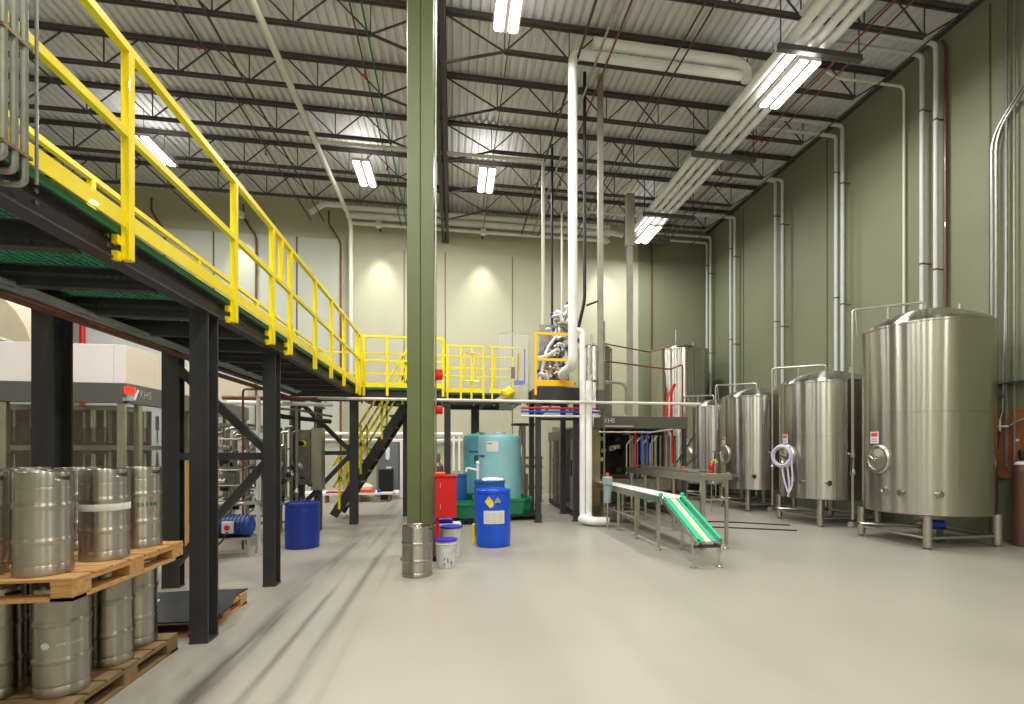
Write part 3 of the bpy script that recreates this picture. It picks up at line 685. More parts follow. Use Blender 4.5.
# ------------------------------------------------------------ storage tanks
def tank(label, cx, cy, r, zb, zs, zd, group, manway=True, hose=False, legs=True, pipes=True):
    t = thing('steel_tank', label, 'tank', (cx,cy,0), group)
    seam = zb+(zs-zb)*.53
    prof = [(0,zb-.03),(r*.55,zb-.03),(r*.9,zb-.01),(r-.02,zb),(r,zb+.012),(r,seam-.009),(r-.007,seam-.007),(r-.007,seam+.007),(r,seam+.009),(r,zs-.03),(r+.008,zs-.02),(r+.008,zs+.01),(r-.01,zs+.03),(r*.95,zs+.06)]
    for k in range(1,7):
        a = k/6; rr = r*.95*(1-a); prof.append((rr, zs+.06+(zd-zs-.06)*(1-(1-a)**2)))
    M().lathe((cx,cy,0), prof, 72).build('shell', STEEL, t)
    if legs:
        q = r*.71
        for sx, sy in ((-1,-1),(1,-1),(-1,1),(1,1)):
            lg = M(); x, y = cx+sx*q, cy+sy*q
            lg.cyl((x,y,.04),(x,y,zb+.0),.06,18).cyl((x,y,.015),(x,y,.05),.02,10).lathe((x,y,0),[(0,0),(.055,0),(.055,.01),(.02,.02),(0,.02)],16)
            lg.build('leg', STPL, t)
        s = M(); z = .17
        s.tube([(cx-q,cy-q,z),(cx+q,cy-q,z)],.024,8).tube([(cx-q,cy-q,z),(cx-q,cy+q,z)],.024,8).tube([(cx+q,cy-q,z),(cx+q,cy+q,z)],.024,8).tube([(cx-q,cy+q,z),(cx+q,cy+q,z)],.024,8)
        s.build('leg_brace', STPL, t)
    if manway:
        x = cx-r; z = zb+.84; rm = .2
        M().lathe((x+.04,cy,z),[(rm+.03,0),(rm+.03,.05),(rm+.01,.075),(rm-.02,.075),(rm-.03,.055),(.05,.085),(0,.088)],36,'-x').build('manway', STPL, t)
        hd = M(); hd.tube([(x-.02,cy+.17,z+.03),(x-.11,cy+.05,z+.05),(x-.12,cy-.03,z)],.013,8,.03).cyl((x-.04,cy,z),(x-.12,cy,z),.02,10)
        for a in range(4):
            ca = a*PI/2+.4; hd.beam((x-.12,cy,z),(x-.12,cy+.09*math.cos(ca),z+.09*math.sin(ca)),.012,.014)
        hd.build('manway_handle', STPL, t)
        M().lathe((x+.05,cy-.12,zb+.36),[(.05,0),(.05,.09),(.035,.09),(.035,.07)],18,'-x').build('sight_port', STPL, t)
        M().lathe((cx-r*.9,cy-r*.43,zb+.33),[(.03,0),(.03,.06),(.045,.06),(.045,.08),(0,.08)],16,'-x').build('sample_port', STPL, t)
        M().lathe((cx-r*.62,cy-r*.78,zb+.33),[(.035,0),(.035,.07),(.05,.07),(.05,.09),(0,.09)],16,'-y').build('sample_port', STPL, t)
        # warning label above the manway
        sg = M(); zz = z+.37; a0 = PI-.0; 
        def arc(a1, a2, z0, z1, rr, nn=5):
            m = M(); vs = []
            for i in range(nn+1):
                a = a1+(a2-a1)*i/nn; vs += [(cx+rr*math.cos(a),cy+rr*math.sin(a),z0),(cx+rr*math.cos(a),cy+rr*math.sin(a),z1)]
            for i in range(nn+1):
                a = a1+(a2-a1)*i/nn; vs += [(cx+(rr+.002)*math.cos(a),cy+(rr+.002)*math.sin(a),z0),(cx+(rr+.002)*math.cos(a),cy+(rr+.002)*math.sin(a),z1)]
            k = 2*(nn+1)
            fs = [(2*i,2*i+1,2*i+3,2*i+2) for i in range(nn)]+[(k+2*i,k+2*i+2,k+2*i+3,k+2*i+1) for i in range(nn)]+[(0,k,k+1,1),(2*nn,2*nn+1,k+2*nn+1,k+2*nn)]
            fs += [(2*i,2*i+2,k+2*i+2,k+2*i) for i in range(nn)]+[(2*i+1,k+2*i+1,k+2*i+3,2*i+3) for i in range(nn)]
            return m.add(vs, fs)
        sgn = arc(PI-.19,PI+.01,z+.25,z+.44,r+.001).build('warning_sign', PAPER, t)
        WL[sgn.name] = Vector(WL[t.name])
        arc(PI-.17,PI-.01,z+.36,z+.425,r+.0035).build('sign_header', INKR, sgn)
        s2 = M()
        for q_ in range(2):
            a_ = arc(PI-.16,PI-.03,z+.28+.035*q_,z+.292+.035*q_,r+.0035); s2.add(a_.v, a_.f)
        s2.build('sign_lines', INKB, sgn)
    if pipes:
        vx, vy = cx-.8*r/.88, cy+.62*r/.88
        p = M(); zt = zd+.14
        p.tube([(cx,cy,zd-.02),(cx,cy,zt),(vx,vy,zt-.0),(vx,vy,.28)],.022,8,.06).tube([(vx+.05,vy-.06,zs+.0),(vx+.03,vy-.03,zt-.02)],.014,6)
        p.cyl(((cx+vx)/2,(cy+vy)/2,zt),((cx+vx)/2,(cy+vy)/2,zd-.1),.014,8)
        p.build('spray_pipe', STPL, t)
        q = M(); q.tube([(vx-.12,vy-.1,.22),(vx+.1,vy,.22),(cx-.1,cy,.24),(cx,cy,.3),(cx,cy,zb)],.026,8,.06)
        q.build('outlet_pipe', STPL, t)
        v = M(); v.cyl((vx-.15,vy-.12,.22),(vx-.08,vy-.08,.22),.045,12).lathe((vx,vy,zb+.85),[(0,0),(.035,0),(.035,.08),(0,.08)],12)
        v.lathe((vx,vy,zb+.55),[(0,0),(.04,0),(.045,.05),(.03,.1),(0,.1)],12).tube([(vx-.02,vy,zb+.9),(vx-.12,vy-.05,zb+.92)],.014,8)
        v.build('valve', STPL, t)
        hh = M(); hh.tube([(vx-.04,vy-.03,zb+.86),(vx-.07,vy-.05,zb+.7),(vx-.1,vy-.08,zb+.58)],.016,6,.05); hh.build('valve_lever', BLK, t)
        # dome fitting
    M().lathe((cx+r*.35,cy-r*.35,zs+(zd-zs)*.75),[(0,0),(.04,0),(.04,.05),(.02,.06),(.02,.12),(0,.12)],12).build('vent_fitting', STPL, t)
    return t
G = 'short-legged steel tanks along the right wall'
tank('largest brushed steel tank, nearest on the right', 7.6,7.15,.88,.5,3.44,3.76,G)
tank('brushed steel tank second along right wall, with coiled hose', 7.6,9.4,.88,.52,2.82,3.1,G)
tank('brushed steel tank third along right wall', 7.6,11.85,.86,.52,2.78,3.03,G)
tank('brushed steel tank fourth along right wall, partly hidden', 7.6,14.0,.8,.5,2.72,2.95,G)
tank('tall brushed steel tank in the far right corner', 7.4,15.9,.93,.5,4.68,4.92,'tall steel tanks at the back', manway=False, pipes=False)
tank('slim tall steel tank behind the machine by the back wall', 4.25,15.0,.52,.6,4.5,4.7,'tall steel tanks at the back', manway=False, pipes=False)
pipe('thin_pipe', [(7.0,15.3,4.85),(7.0,15.3,5.3)], .015, STPL, 'thin vertical rod on top of the tall far tank')
# hose coil on tank 2
t = thing('coiled_hose', 'pale lilac hose coiled on the second tank manway', 'hose', (6.6,9.4,.6))
h = M(); pts = []
for k in range(0,100):
    a = k/100*2*PI*5; rr = .165+.022*math.sin(k*.37); pts.append((6.5-.012*(k/25)+rr*.82*math.cos(a), 9.27-.02*(k/25)-rr*.57*math.cos(a), 1.36+(rr+.03)*math.sin(a)))
pts += [(6.56,9.2,1.25),(6.58,9.17,.95),(6.6,9.17,.75),(6.58,9.18,.55)]
h.tube(pts,.019,6); h.tube([(6.48,9.25,1.2),(6.5,9.2,.9),(6.56,9.15,.6),(6.62,9.12,.75),(6.62,9.1,1.0),(6.6,9.12,1.3)],.018,6,.08)
h.build('coil', HOSE, t)
# blue pump under big tank, gear
t = thing('small_pump', 'small bright blue pump under the nearest tank', 'pump', (7.75,7.3,.1))
M().cyl((7.6,7.2,.27),(7.85,7.05,.27),.08,16).build('motor', BLUE, t); M().lathe((7.58,7.21,.27),[(0,0),(.075,0),(.075,.05),(.03,.08),(0,.08)],16,'-x').build('pump_head', STPL, t)
M().box(7.55,7.9,7.05,7.25,0,.02).box(7.6,7.64,7.1,7.2,.02,.2).box(7.8,7.84,7.05,7.15,.02,.2).build('base', STDARK, t)

# right wall extras
t = thing('backing_board', 'orange-brown plywood board mounted on the right wall', 'board', (8.9,6.85,.9))
M().bbox(8.885,8.93,6.35,7.12,1.02,2.15,.005).build('panel', BOARD, t)
M().box(8.88,8.885,6.72,6.78,1.62,1.66).build('tag', PAPER, t)
t = thing('hose_valve', 'steel hose valve and black hose on the plywood board', 'valve', (8.8,6.95,1.8))
M().tube([(8.86,6.9,4.5),(8.84,6.93,2.1),(8.8,6.95,1.95)],.012,6).build('drop_pipe', GALV, t)
M().cyl((8.8,6.95,1.98),(8.8,6.95,1.78),.035,12).tube([(8.72,7.05,1.88),(8.85,6.85,1.86)],.025,8).build('body', STPL, t)
M().tube([(8.78,6.95,1.8),(8.76,6.97,1.6),(8.77,6.97,1.5)],.03,8,.04).build('black_hose', RUB, t)
M().tube([(8.84,6.85,1.86),(8.84,6.7,1.95),(8.84,6.4,2.03)],.015,6,.08).build('side_hose', LGREY, t)
M().beam((8.8,7.05,2.55),(8.8,6.9,2.35),.015,.05).box(8.78,8.93,6.2,7.1,2.56,2.58).build('bracket', STPL, t)
t = thing('gas_cylinder', 'tall dark brown gas cylinder standing at the right photo edge', 'gas cylinder', (8.7,6.62,0))
M().lathe((8.68,6.52,0),[(0,0),(.12,0),(.13,.02),(.13,1.16),(.115,1.24),(.06,1.3),(.04,1.33),(0,1.33)],24).build('body', BROWN, t)
M().lathe((8.68,6.52,1.26),[(.1,0),(.08,.035),(.055,.05),(.05,.05)],24).build('collar', PAPER, t)
M().lathe((8.68,6.52,1.33),[(.035,0),(.05,.05),(.05,.13),(.03,.17),(0,.17)],14).build('valve', BLK, t)

# ------------------------------------------------------------ drums, buckets
def drum(label, loc, r, h, m, openm=None, group=None):
    t = thing('plastic_drum', label, 'drum', loc, group); x, y, z = loc
    prof = [(0,0),(r*.93,0),(r*.97,.015),(r*.975,.05),(r*.99,.1),(r,.22),(r,h-.22),(r*.99,h-.12),(r*.965,h-.075),(r*.965,h-.06),(r*1.0,h-.05),(r*1.01,h-.03),(r*1.0,h-.005),(r*.97,h),(r*.93,h-.004),(r*.92,h-.025),(0,h-.02)]
    M().lathe(loc, prof, 40).build('body', m, t)
    return t
t = drum('bright blue plastic drum with hazard stickers in front of cyan tanks', (.62,7.98,0), .27,.875, BLUE)
M().lathe((.52,7.9,.855),[(0,0),(.03,0),(.03,.02),(0,.02)],12).build('bung', BLUE, t); M().lathe((.74,8.05,.855),[(0,0),(.03,0),(.03,.02),(0,.02)],12).build('bung', BLUE, t)
def curved(cx, cy, r, pts, m, name, parent):   # polygon (angle, z) list wrapped on the drum
    mm = M(); vs = []; 
    # subdivide as a grid fan: use horizontal slices
    zs = sorted(set(z for _, z in pts)); z0, z1 = zs[0], zs[-1]; n = 8; rows = []
    def span(z):
        xs = []
        for i in range(len(pts)):
            (a1,q1),(a2,q2) = pts[i], pts[(i+1)%len(pts)]
            if (q1-z)*(q2-z) <= 0 and q1 != q2: xs.append(a1+(a2-a1)*(z-q1)/(q2-q1))
            elif q1 == q2 == z: xs += [a1,a2]
        return min(xs), max(xs)
    levels = sorted(set([z0+(z1-z0)*i/n for i in range(n+1)]+zs)); K = 8
    for z in levels:
        zz = min(max(z, z0+1e-6), z1-1e-6); a, b = span(zz)
        for k in range(K+1):
            g_ = a+(b-a)*k/K; vs.append((cx+r*math.cos(g_), cy+r*math.sin(g_), z))
    nv = len(levels); fs = [(j*(K+1)+k, j*(K+1)+k+1, (j+1)*(K+1)+k+1, (j+1)*(K+1)+k) for j in range(nv-1) for k in range(K)]
    vo = [(cx+(v[0]-cx)*(1+.001/r), cy+(v[1]-cy)*(1+.001/r), v[2]) for v in vs]; L_ = len(vs)
    mm.add(vs+vo, [f[::-1] for f in fs]+[tuple(i+L_ for i in f) for f in fs])
    return mm.build(name, m, parent)
ax = -1.648
lb = curved(.62,7.98,.2725,[(ax-.55,.367),(ax+.67,.367),(ax+.67,.566),(ax-.55,.566)],PAPER,'paper_label',t)
lines = M()
for q_ in range(5):
    for cseg in range(3):
        a0 = ax-.48+cseg*.37; 
        for s_ in range(3):
            a1 = a0+s_*.1; a2 = a1+.1; z_ = .39+.032*q_; r_ = .2745
            lines.add([(.62+r_*math.cos(a1),7.98+r_*math.sin(a1),z_),(.62+r_*math.cos(a2),7.98+r_*math.sin(a2),z_),(.62+r_*math.cos(a2),7.98+r_*math.sin(a2),z_+.006),(.62+r_*math.cos(a1),7.98+r_*math.sin(a1),z_+.006)],[(0,1,2,3)])
lines.build('print_lines', mat('grey_print', lin(170,170,168), .6), lb)
curved(.62,7.98,.2725,[(ax-.49,.70),(ax-.2,.61),(ax+.04,.69),(ax-.24,.785)],INKY,'yellow_diamond_sticker',t)
curved(.62,7.98,.2735,[(ax-.2,.60),(ax+.0,.635),(ax+.06,.685),(ax-.06,.665)],PAPER,'white_tab_sticker',t)
curved(.62,7.98,.2725,[(ax+.06,.70),(ax+.26,.63),(ax+.44,.705),(ax+.24,.775)],LGREY,'grey_diamond_sticker',t)
curved(.62,7.98,.2738,[(ax+.14,.675),(ax+.26,.635),(ax+.36,.675),(ax+.25,.69)],INK,'black_corner_mark',t)
curved(.62,7.98,.2738,[(ax-.29,.735),(ax-.21,.735),(ax-.21,.755),(ax-.29,.755)],INKR,'red_mark',t)
drum('duller blue drum directly behind the bright blue drum', (.63,8.95,0), .27,.96, BLUE3)
t = thing('plastic_bag', 'crumpled white plastic on top of the rear blue drum', 'bag', (.66,8.92,.96))
m = M(); prof = [(0,.0),(.17,.0),(.19,.01),(.15,.03),(.08,.045),(0,.05)]; m.lathe((.68,8.9,.955),prof,24)
m.v = [(v[0]+.02*math.sin(v[1]*37),v[1]+.015*math.sin(v[0]*41),v[2]+(.012*math.sin(v[0]*55)*math.sin(v[1]*49) if v[2] > .957 else 0)) for v in m.v]
m.build('sheet', PAPER, t)
drum('dark blue plastic drum on the floor under the far walkway', (-2.27,8.3,0), .245,.69, BLUE2)
def bucket(label, loc, r, h, tilt=0):
    t = thing('bucket', label, 'bucket', loc); x, y, z = loc
    M().lathe(loc, [(0,0),(r*.85,0),(r*.87,.01),(r*.97,h-.06),(r*1.03,h-.055),(r*1.03,h-.045),(r*.975,h-.04),(r*.98,h-.02),(0,h-.02)], 28).build('body', BUCK, t)
    M().lathe(loc, [(0,h-.019),(r*1.0,h-.019),(r*1.05,h-.015),(r*1.05,h+.004),(r*.98,h+.006),(r*.96,h),(0,h)], 28).build('lid', LIDB, t)
    M().tube([(x-r,y,h*.8)]+[(x-r*math.cos(a)*1.03,y-r*math.sin(a)*.9,h*.8-.1*math.sin(a)) for a in (.5,1.,1.57,2.1,2.6)]+[(x+r,y,h*.8)],.003,5).build('handle', GALV, t)
    return t
b = bucket('white bucket with blue lid nearest the red post, paint-smeared', (-.085,6.62,0), .135,.35)
m = M()
for q_ in range(9):
    a = -PI/2+.5-(q_*.37 % 1.1); z_ = .03+.017*((q_*7) % 5); r_ = .135*(.87+.1*z_/.29)+.0012
    m.add([(-.085+r_*math.cos(a+da),6.62+r_*math.sin(a+da),z_+dz) for da, dz in ((0,0),(.12,.01),(.1,.03),(.02,.035))],[(0,1,2,3)])
m.build('paint_smears', LIDB, b)
bucket('white bucket standing behind the nearer bucket by red post', (-.02,7.25,0), .15,.42)
tag(M().bbox(-.3,.0,7.5,7.7,.42,.5,.02).build('blue_case', LIDB), 'blue plastic case behind the white buckets', 'case')
t = thing('storage_crate', 'low white crate carrying the blue case behind buckets', 'crate', (-.1,7.6,0)); M().bbox(-.32,.12,7.48,7.75,0,.42,.02).build('body', BUCK, t)
t = thing('yellow_hand_tool', 'thin yellow scoop leaning behind the bright blue drum', 'tool', (.32,8.1,0)); M().bbox(.3,.345,8.1,8.16,0,.32,.01).build('body', YEL, t)

# cyan tanks with green tubs
def poly_tank(label, cx, cy, r, z0, h, m):
    t = thing('plastic_tank', label, 'tank', (cx,cy,z0))
    prof = [(0,0),(r*.97,0),(r,.03),(r,h*.33-.03),(r*1.006,h*.33),(r,h*.33+.03),(r,h*.66-.03),(r*1.006,h*.66),(r,h*.66+.03),(r,h-.1),(r*.985,h-.04),(r*.93,h-.005),(r*.6,h+.03),(r*.2,h+.045),(r*.2,h+.07),(0,h+.075)]
    M().lathe((cx,cy,z0), prof, 48).build('body', m, t)
    M().lathe((cx,cy,z0+h+.045),[(r*.24,0),(r*.25,.03),(0,.035)],24).build('lid', WPIPE, t)
    return t
t = poly_tank('large cyan plastic tank with paper label, in a green tub', 1.02,11.3,.475,.33,1.47,CYAN)
pr_l = curved(1.02,11.3,.478,[(-2.3,1.44),(-1.72,1.44),(-1.72,1.67),(-2.3,1.67)],PAPER,'paper_label',t)
curved(1.02,11.3,.4795,[(-2.26,1.61),(-2.02,1.61),(-2.02,1.625),(-2.26,1.625)],INK,'print_line',pr_l)
curved(1.02,11.3,.481,[(-2.9,1.33),(-2.4,1.33),(-2.4,1.37),(-2.9,1.37)],INKB,'blue_stripe',t)
t = poly_tank('second cyan plastic tank mostly hidden behind the first', .66,12.3,.42,.33,1.5,CYAN2)
curved(.66,12.3,.424,[(-2.3,1.42),(-1.75,1.42),(-1.75,1.455),(-2.3,1.455)],INKB,'blue_stripe',t)
curved(.66,12.3,.424,[(-2.0,1.15),(-1.75,1.15),(-1.75,1.36),(-2.0,1.36)],INKG,'green_mark',t)
def tub(label, x0, x1, y0, y1, z0, h):
    t = thing('spill_tub', label, 'tub', ((x0+x1)/2,(y0+y1)/2,z0))
    def oct(ins, z): 
        a = ins; b = .18
        return [(x0+a+b,y0+a,z),(x1-a-b,y0+a,z),(x1-a,y0+a+b,z),(x1-a,y1-a-b,z),(x1-a-b,y1-a,z),(x0+a+b,y1-a,z),(x0+a,y1-a-b,z),(x0+a,y0+a+b,z)]
    rings = [oct(.06,z0),oct(.02,z0+h-.05),oct(0,z0+h-.05),oct(0,z0+h),oct(.04,z0+h),oct(.1,z0+.04)]
    vs = [v for r_ in rings for v in r_]; fs = [tuple(range(8))[::-1]]
    for k in range(5):
        for i in range(8): fs.append((k*8+i,k*8+(i+1)%8,(k+1)*8+(i+1)%8,(k+1)*8+i))
    fs.append(tuple(range(40,48)))
    M().add(vs, fs).build('body', GREEN, t); return t
tub('large green plastic spill tub holding the front cyan tank', .42,1.68,10.62,11.82,.12,.34)
tub('smaller green spill tub at left holding the rear cyan tank', .02,1.1,11.84,12.85,.12,.36)
t = thing('green_tray', 'green plastic tray left of the bright blue drum', 'tray', (.2,10.4,.1))
m = M().lathe((.28,10.5,.1),[(0,0),(.26,0),(.3,.02),(.34,.28),(.37,.28),(.37,.31),(.31,.31),(.28,.05),(0,.05)],28); m.build('body', GREEN, t)
for i, (x0,x1,y0,y1) in enumerate(((.4,1.85,10.6,11.75),(-.02,.4,10.2,10.9))):
    t = thing('plastic_pallet', ['black plastic pallet under the large green tub', 'small black plastic pallet under the green tray'][i], 'pallet', ((x0+x1)/2,(y0+y1)/2,0))
    M().bbox(x0,x1,y0,y1,.085 if i == 0 else .07,.115 if i == 0 else .095,.005).build('deck', BLK, t)
    for xx in (x0+.06,(x0+x1)/2,x1-.06):
        for yy in (y0+.06,y1-.06): M().bbox(xx-.055,xx+.055,yy-.055,yy+.055,0,.085 if i == 0 else .07,.005).build('foot', BLK, t)
t = thing('plastic_pallet', 'black plastic pallet under the rear green tub', 'pallet', (.55,12.3,0)); M().bbox(.05,1.1,11.9,12.8,.0,.115,.01).build('deck', BLK, t)
t = thing('siphon_pipe', 'white plastic siphon pipe with tap in front of cyan tanks', 'pipe', (.38,10.45,.9))
M().tube([(.5,10.5,.2),(.5,10.5,1.2)],.03,10).tube([(.5,10.5,1.06),(.28,10.45,1.12),(.26,10.45,1.04)],.024,8,.04).lathe((.5,10.5,1.18),[(0,0),(.04,0),(.045,.04),(.02,.08),(0,.08)],12).build('body', WPIPE, t)
drum('blue drum with white band lying low left of cyan tanks', (.1,11.25,0), .2,.95, BLUE3)

# ------------------------------------------------------------ big bottling machine at left
t = thing('bottling_machine', 'long bottling machine with white top panels and grey band at left', 'machine', (-8,9,0))
X1, Y0, X0, Y1 = -5.05, 8.96, -10.2, 13.8
M().box(X0+.05,X1-.05,Y0+.05,Y1-.05,3.05,3.08).build('roof', CHAR, t)
x = X0
k = 0
while x < X1-.1:
    x2 = min(x+.83, X1); M().bbox(x+.003,x2-.003,Y0,Y0+.04,2.53,3.13,.004).build('front_panel', PANELW, t); x = x2
y = Y0
PANELC = mat('cream_panel', lin(214,205,186), .4, 0, .02, 2)
while y < Y1-.1:
    y2 = min(y+.8, Y1); M().bbox(X1-.04,X1,y+.003,y2-.003,2.53,3.13,.004).build('side_panel', PANELC, t); y = y2
M().bbox(X0,X1+.01,Y0-.02,Y0+.06,2.22,2.53,.006).build('front_band', CHAR, t)
bnd = M().bbox(X1-.06,X1+.02,Y0,Y1,2.22,2.52,.006).build('side_band', CHAR, t)
WL[bnd.name] = Vector(WL[t.name])
text('lettering', 'KHS', .18, (X1+.024,9.44,2.385), (PI/2,0,PI/2), mat('grey_ink', lin(165,165,160), .6), bnd)
M().add([(X1+.024,9.10,2.28),(X1+.024,9.17,2.28),(X1+.024,9.27,2.46),(X1+.024,9.22,2.46),(X1+.021,9.10,2.28),(X1+.021,9.17,2.28),(X1+.021,9.27,2.46),(X1+.021,9.22,2.46)],[(0,1,2,3),(7,6,5,4)]).build('logo_mark', INKW, bnd)
for x in (X0+.05,-9.3,-8.5,-7.6,-6.72,-5.9,-5.13): M().bbox(x-.05,x+.05,Y0,Y0+.09,.3,2.22,.008).build('front_mullion', STPL, t)
for y in (9.35,10.2,10.95,11.8,12.6,13.7): M().bbox(X1-.08,X1,y-.05,y+.05,.3,2.22,.008).build('side_mullion', STPL, t)
M().bbox(X0,X1,Y0+.0,Y0+.06,.3,1.0,.006).build('lower_front_panel', STPL, t); M().bbox(X1-.06,X1-.01,Y0,Y1,.3,.95,.006).build('lower_side_panel', STPL, t)
M().box(X0+.1,X1-.1,Y0+.03,Y0+.036,1.0,2.22).box(X1-.04,X1-.034,Y0+.1,Y1-.1,.95,2.22).build('guard_pane', SMOKE, t)
M().box(X0+.1,X1-.5,Y0+1.6,Y0+1.65,.3,2.2).build('inner_wall', STDARK, t)
for x in (-9.8,-7.5,-5.3): 
    for y in (9.2,13.5): M().cyl((x,y,0),(x,y,.3),.05,10).build('foot', STPL, t)
# filler carousel inside
cz = M()
for k in range(46):
    x = X0+.25+k*.108; y = Y0+.5+.25*math.sin(k*.9); 
    cz.cyl((x,y,1.85),(x,y,2.12),.03,8).cyl((x,y,1.62),(x,y,1.84),.014,6).cyl((x,y,1.15),(x,y,1.42),.03,8,.012)
cz.box(X0+.2,X1-.25,Y0+.35,Y0+.8,1.48,1.56).box(X0+.2,X1-.25,Y0+.3,Y0+.85,2.12,2.2)
cz.build('filling_heads', STPL, t)
cz = M()
for k in range(40):
    y = Y0+.5+k*.108; x = X1-.5-.12*math.sin(k*.8)
    cz.cyl((x,y,1.85),(x,y,2.12),.03,8).cyl((x,y,1.15),(x,y,1.45),.03,8,.012).cyl((x,y,1.6),(x,y,1.84),.014,6)
cz.box(X1-.8,X1-.3,Y0+.5,Y1-.3,1.48,1.56)
cz.build('capping_heads', STPL, t)
be = thing('beacon', 'glowing red beacon at the corner of the bottling machine', 'beacon', (-4.98,8.92,2.2))
M().cyl((-4.97,8.92,2.36),(-4.97,8.92,2.46),.07,18).build('lamp_dome', BEAC, be)
M().cyl((-4.97,8.92,2.25),(-4.97,8.92,2.36),.05,18).box(-5.06,-4.97,8.9,8.98,2.25,2.3).build('base', LGREY, be)
# things on and behind machine
t = thing('rounded_hood', 'cream rounded hood standing above the bottling machine at far left', 'hood', (-9,10,3.1))
vs = []; n = 14
for yy in (9.75,10.3):
    for i in range(n+1):
        a = PI*i/n; vs.append((-8.05+1.2*math.cos(a), yy, 2.9+1.4*math.sin(a)))
M().add(vs, [(i,i+1,n+2+i,n+1+i) for i in range(n)]+[tuple(range(n+1))[::-1], tuple(range(n+1,2*n+2))]).build('shell', mat('cream_hood', lin(200,190,166), .35, 0, .1, 3), t)
t = thing('valve_cluster', 'grey pipe and valve cluster in front of the rounded hood', 'valves', (-7.9,9.4,3.1))
vc = M()
for k in range(16):
    x = -9.1+random.random()*2.0; z = 3.2+random.random()*.5; vc.cyl((x,9.3+random.random()*.2,z),(x+random.uniform(-.3,.3),9.5,z+random.uniform(-.1,.15)),.05,8)
vc.box(-9.2,-7.0,9.3,9.5,3.12,3.2); vc.build('pipes', STDARK, t)
t = thing('red_riser', 'red vertical fire riser on back wall seen above machine', 'pipe', (-10.6,16.7,0)); M().cyl((-10.4,16.5,0),(-10.4,16.5,8),.07,12).build('run', RED, t)
t = thing('tan_column', 'tan vertical board beside the red riser above machine', 'board', (-10.75,16.4,0)); M().bbox(-10.95,-10.6,16.3,16.5,0,6,.02).build('shaft', mat('ochre_board', lin(170,140,70), .6), t)

# ------------------------------------------------------------ piping skid under walkway
t = thing('piping_skid', 'dense steel piping skid under the walkway behind second post', 'piping skid', (-3.5,9.5,0))
fr = M()
for x in (-3.8,-3.2): 
    for y in (8.7,10.3): fr.cyl((x,y,0),(x,y,1.9),.03,8)
for z in (.25,1.2,1.88):
    fr.beam((-3.8,8.7,z),(-3.2,8.7,z),.04,.04).beam((-3.8,10.3,z),(-3.2,10.3,z),.04,.04).beam((-3.2,8.7,z),(-3.2,10.3,z),.04,.04).beam((-3.8,8.7,z),(-3.8,10.3,z),.04,.04)
fr.build('frame', STDARK, t)
rnd = random.Random(5)
for k in range(22):
    x = -3.75+.5*(k/21); y = 8.75+rnd.random()*1.4; z0 = .3+rnd.random()*.7; z1 = 1.3+rnd.random()*.55
    dx = rnd.uniform(-.15,.15); mm = (STPL,STDARK,STPL,GALV)[k % 4]
    M().tube([(x+dx,y-.15,z0),(x,y,z0),(x,y,z1),(x+dx*.8,y+.25,z1)],rnd.choice((.02,.028,.035)),8,.08).build('pipe_run', mm, t)
for k in range(26):
    x = -3.75+rnd.random()*.55; y = 8.65+rnd.random()*.4; z = .4+rnd.random()*1.4
    q = M(); q.cyl((x-.05,y,z),(x+.05,y,z),.045,10).cyl((x,y,z),(x,y-.04,z+.12),.02,8); q.build('valve', (STPL,BLK,STDARK)[k % 3], t)
for k in range(6):
    z = .45+.24*k; M().tube([(-3.8,8.62,z),(-3.25,8.62,z),(-3.1,8.7,z+.1)],.018,8,.05).build('pipe_run', STDARK, t)
t2 = thing('copper_pipe', 'thin copper pipe loop rising beside the piping skid', 'pipe', (-3.11,8.3,0)); M().tube([(-3.11,8.3,.0),(-3.11,8.3,2.4),(-2.78,8.3,2.4)],.016,8,.05).build('run', RUST, t2)
t = thing('piping_skid', 'dark pipe and valve skid between second post and dark blue drum', 'piping skid', (-2.9,9.5,0))
fr = M()
for x, y in ((-3.0,9.0),(-2.55,9.0),(-3.0,10.2),(-2.55,10.2)): fr.cyl((x,y,0),(x,y,2.2),.022,8)
fr.tube([(-3.0,9.0,2.18),(-2.5,9.0,2.14),(-2.2,9.9,2.1)],.02,6).beam((-3.0,9,.3),(-2.55,9,.3),.03,.03); fr.build('frame', STDARK, t)
for k in range(16):
    x = -3.12+rnd.random()*.3; y = 8.9+rnd.random()*.8; z0 = .35+rnd.random()*.5; z1 = 1.0+rnd.random()*.9
    M().tube([(x,y-.1,z0),(x,y,z0+.05),(x,y,z1),(x+.12,y,z1+.02)],rnd.choice((.016,.022,.03)),8,.05).build('pipe_run', (STPL,STDARK,STDARK,STDARK)[k % 4], t)
for k in range(22):
    x = -3.1+rnd.random()*.8; y = 8.85+rnd.random()*.5; z = .5+rnd.random()*.75
    M().lathe((x,y,z),[(0,0),(.03,0),(.045,.03),(.03,.07),(.012,.09),(0,.1)],8).build('valve', (BLK,STPL,STDARK,BLK)[k % 4], t)
t = thing('control_panel', 'stainless control panel with yellow knob behind the dark blue drum', 'control panel', (-2.55,9.9,.8))
M().bbox(-2.82,-2.55,9.85,10.1,.85,1.85,.01).build('cabinet', STDARK, t)
M().bbox(-2.545,-2.36,9.83,10.1,.75,1.88,.01).build('door', STPL, t)
M().cyl((-2.68,9.85,1.6),(-2.68,9.81,1.6),.06,18).build('switch_plate', INKY, t); M().cyl((-2.7,9.81,1.6),(-2.7,9.75,1.6),.045,14).build('switch_knob', BLK, t)
M().bbox(-2.5,-2.4,9.9,10.05,.0,.75,.01).build('stand', BLACK, t); M().bbox(-2.8,-2.7,9.9,10.05,.0,.85,.01).build('stand', BLACK, t)
pipe('upper_pipe', [(-3.8,9.3,2.36),(-2.3,9.3,2.36)], .035, RUST, 'copper brown pipe crossing high over the dark skid')
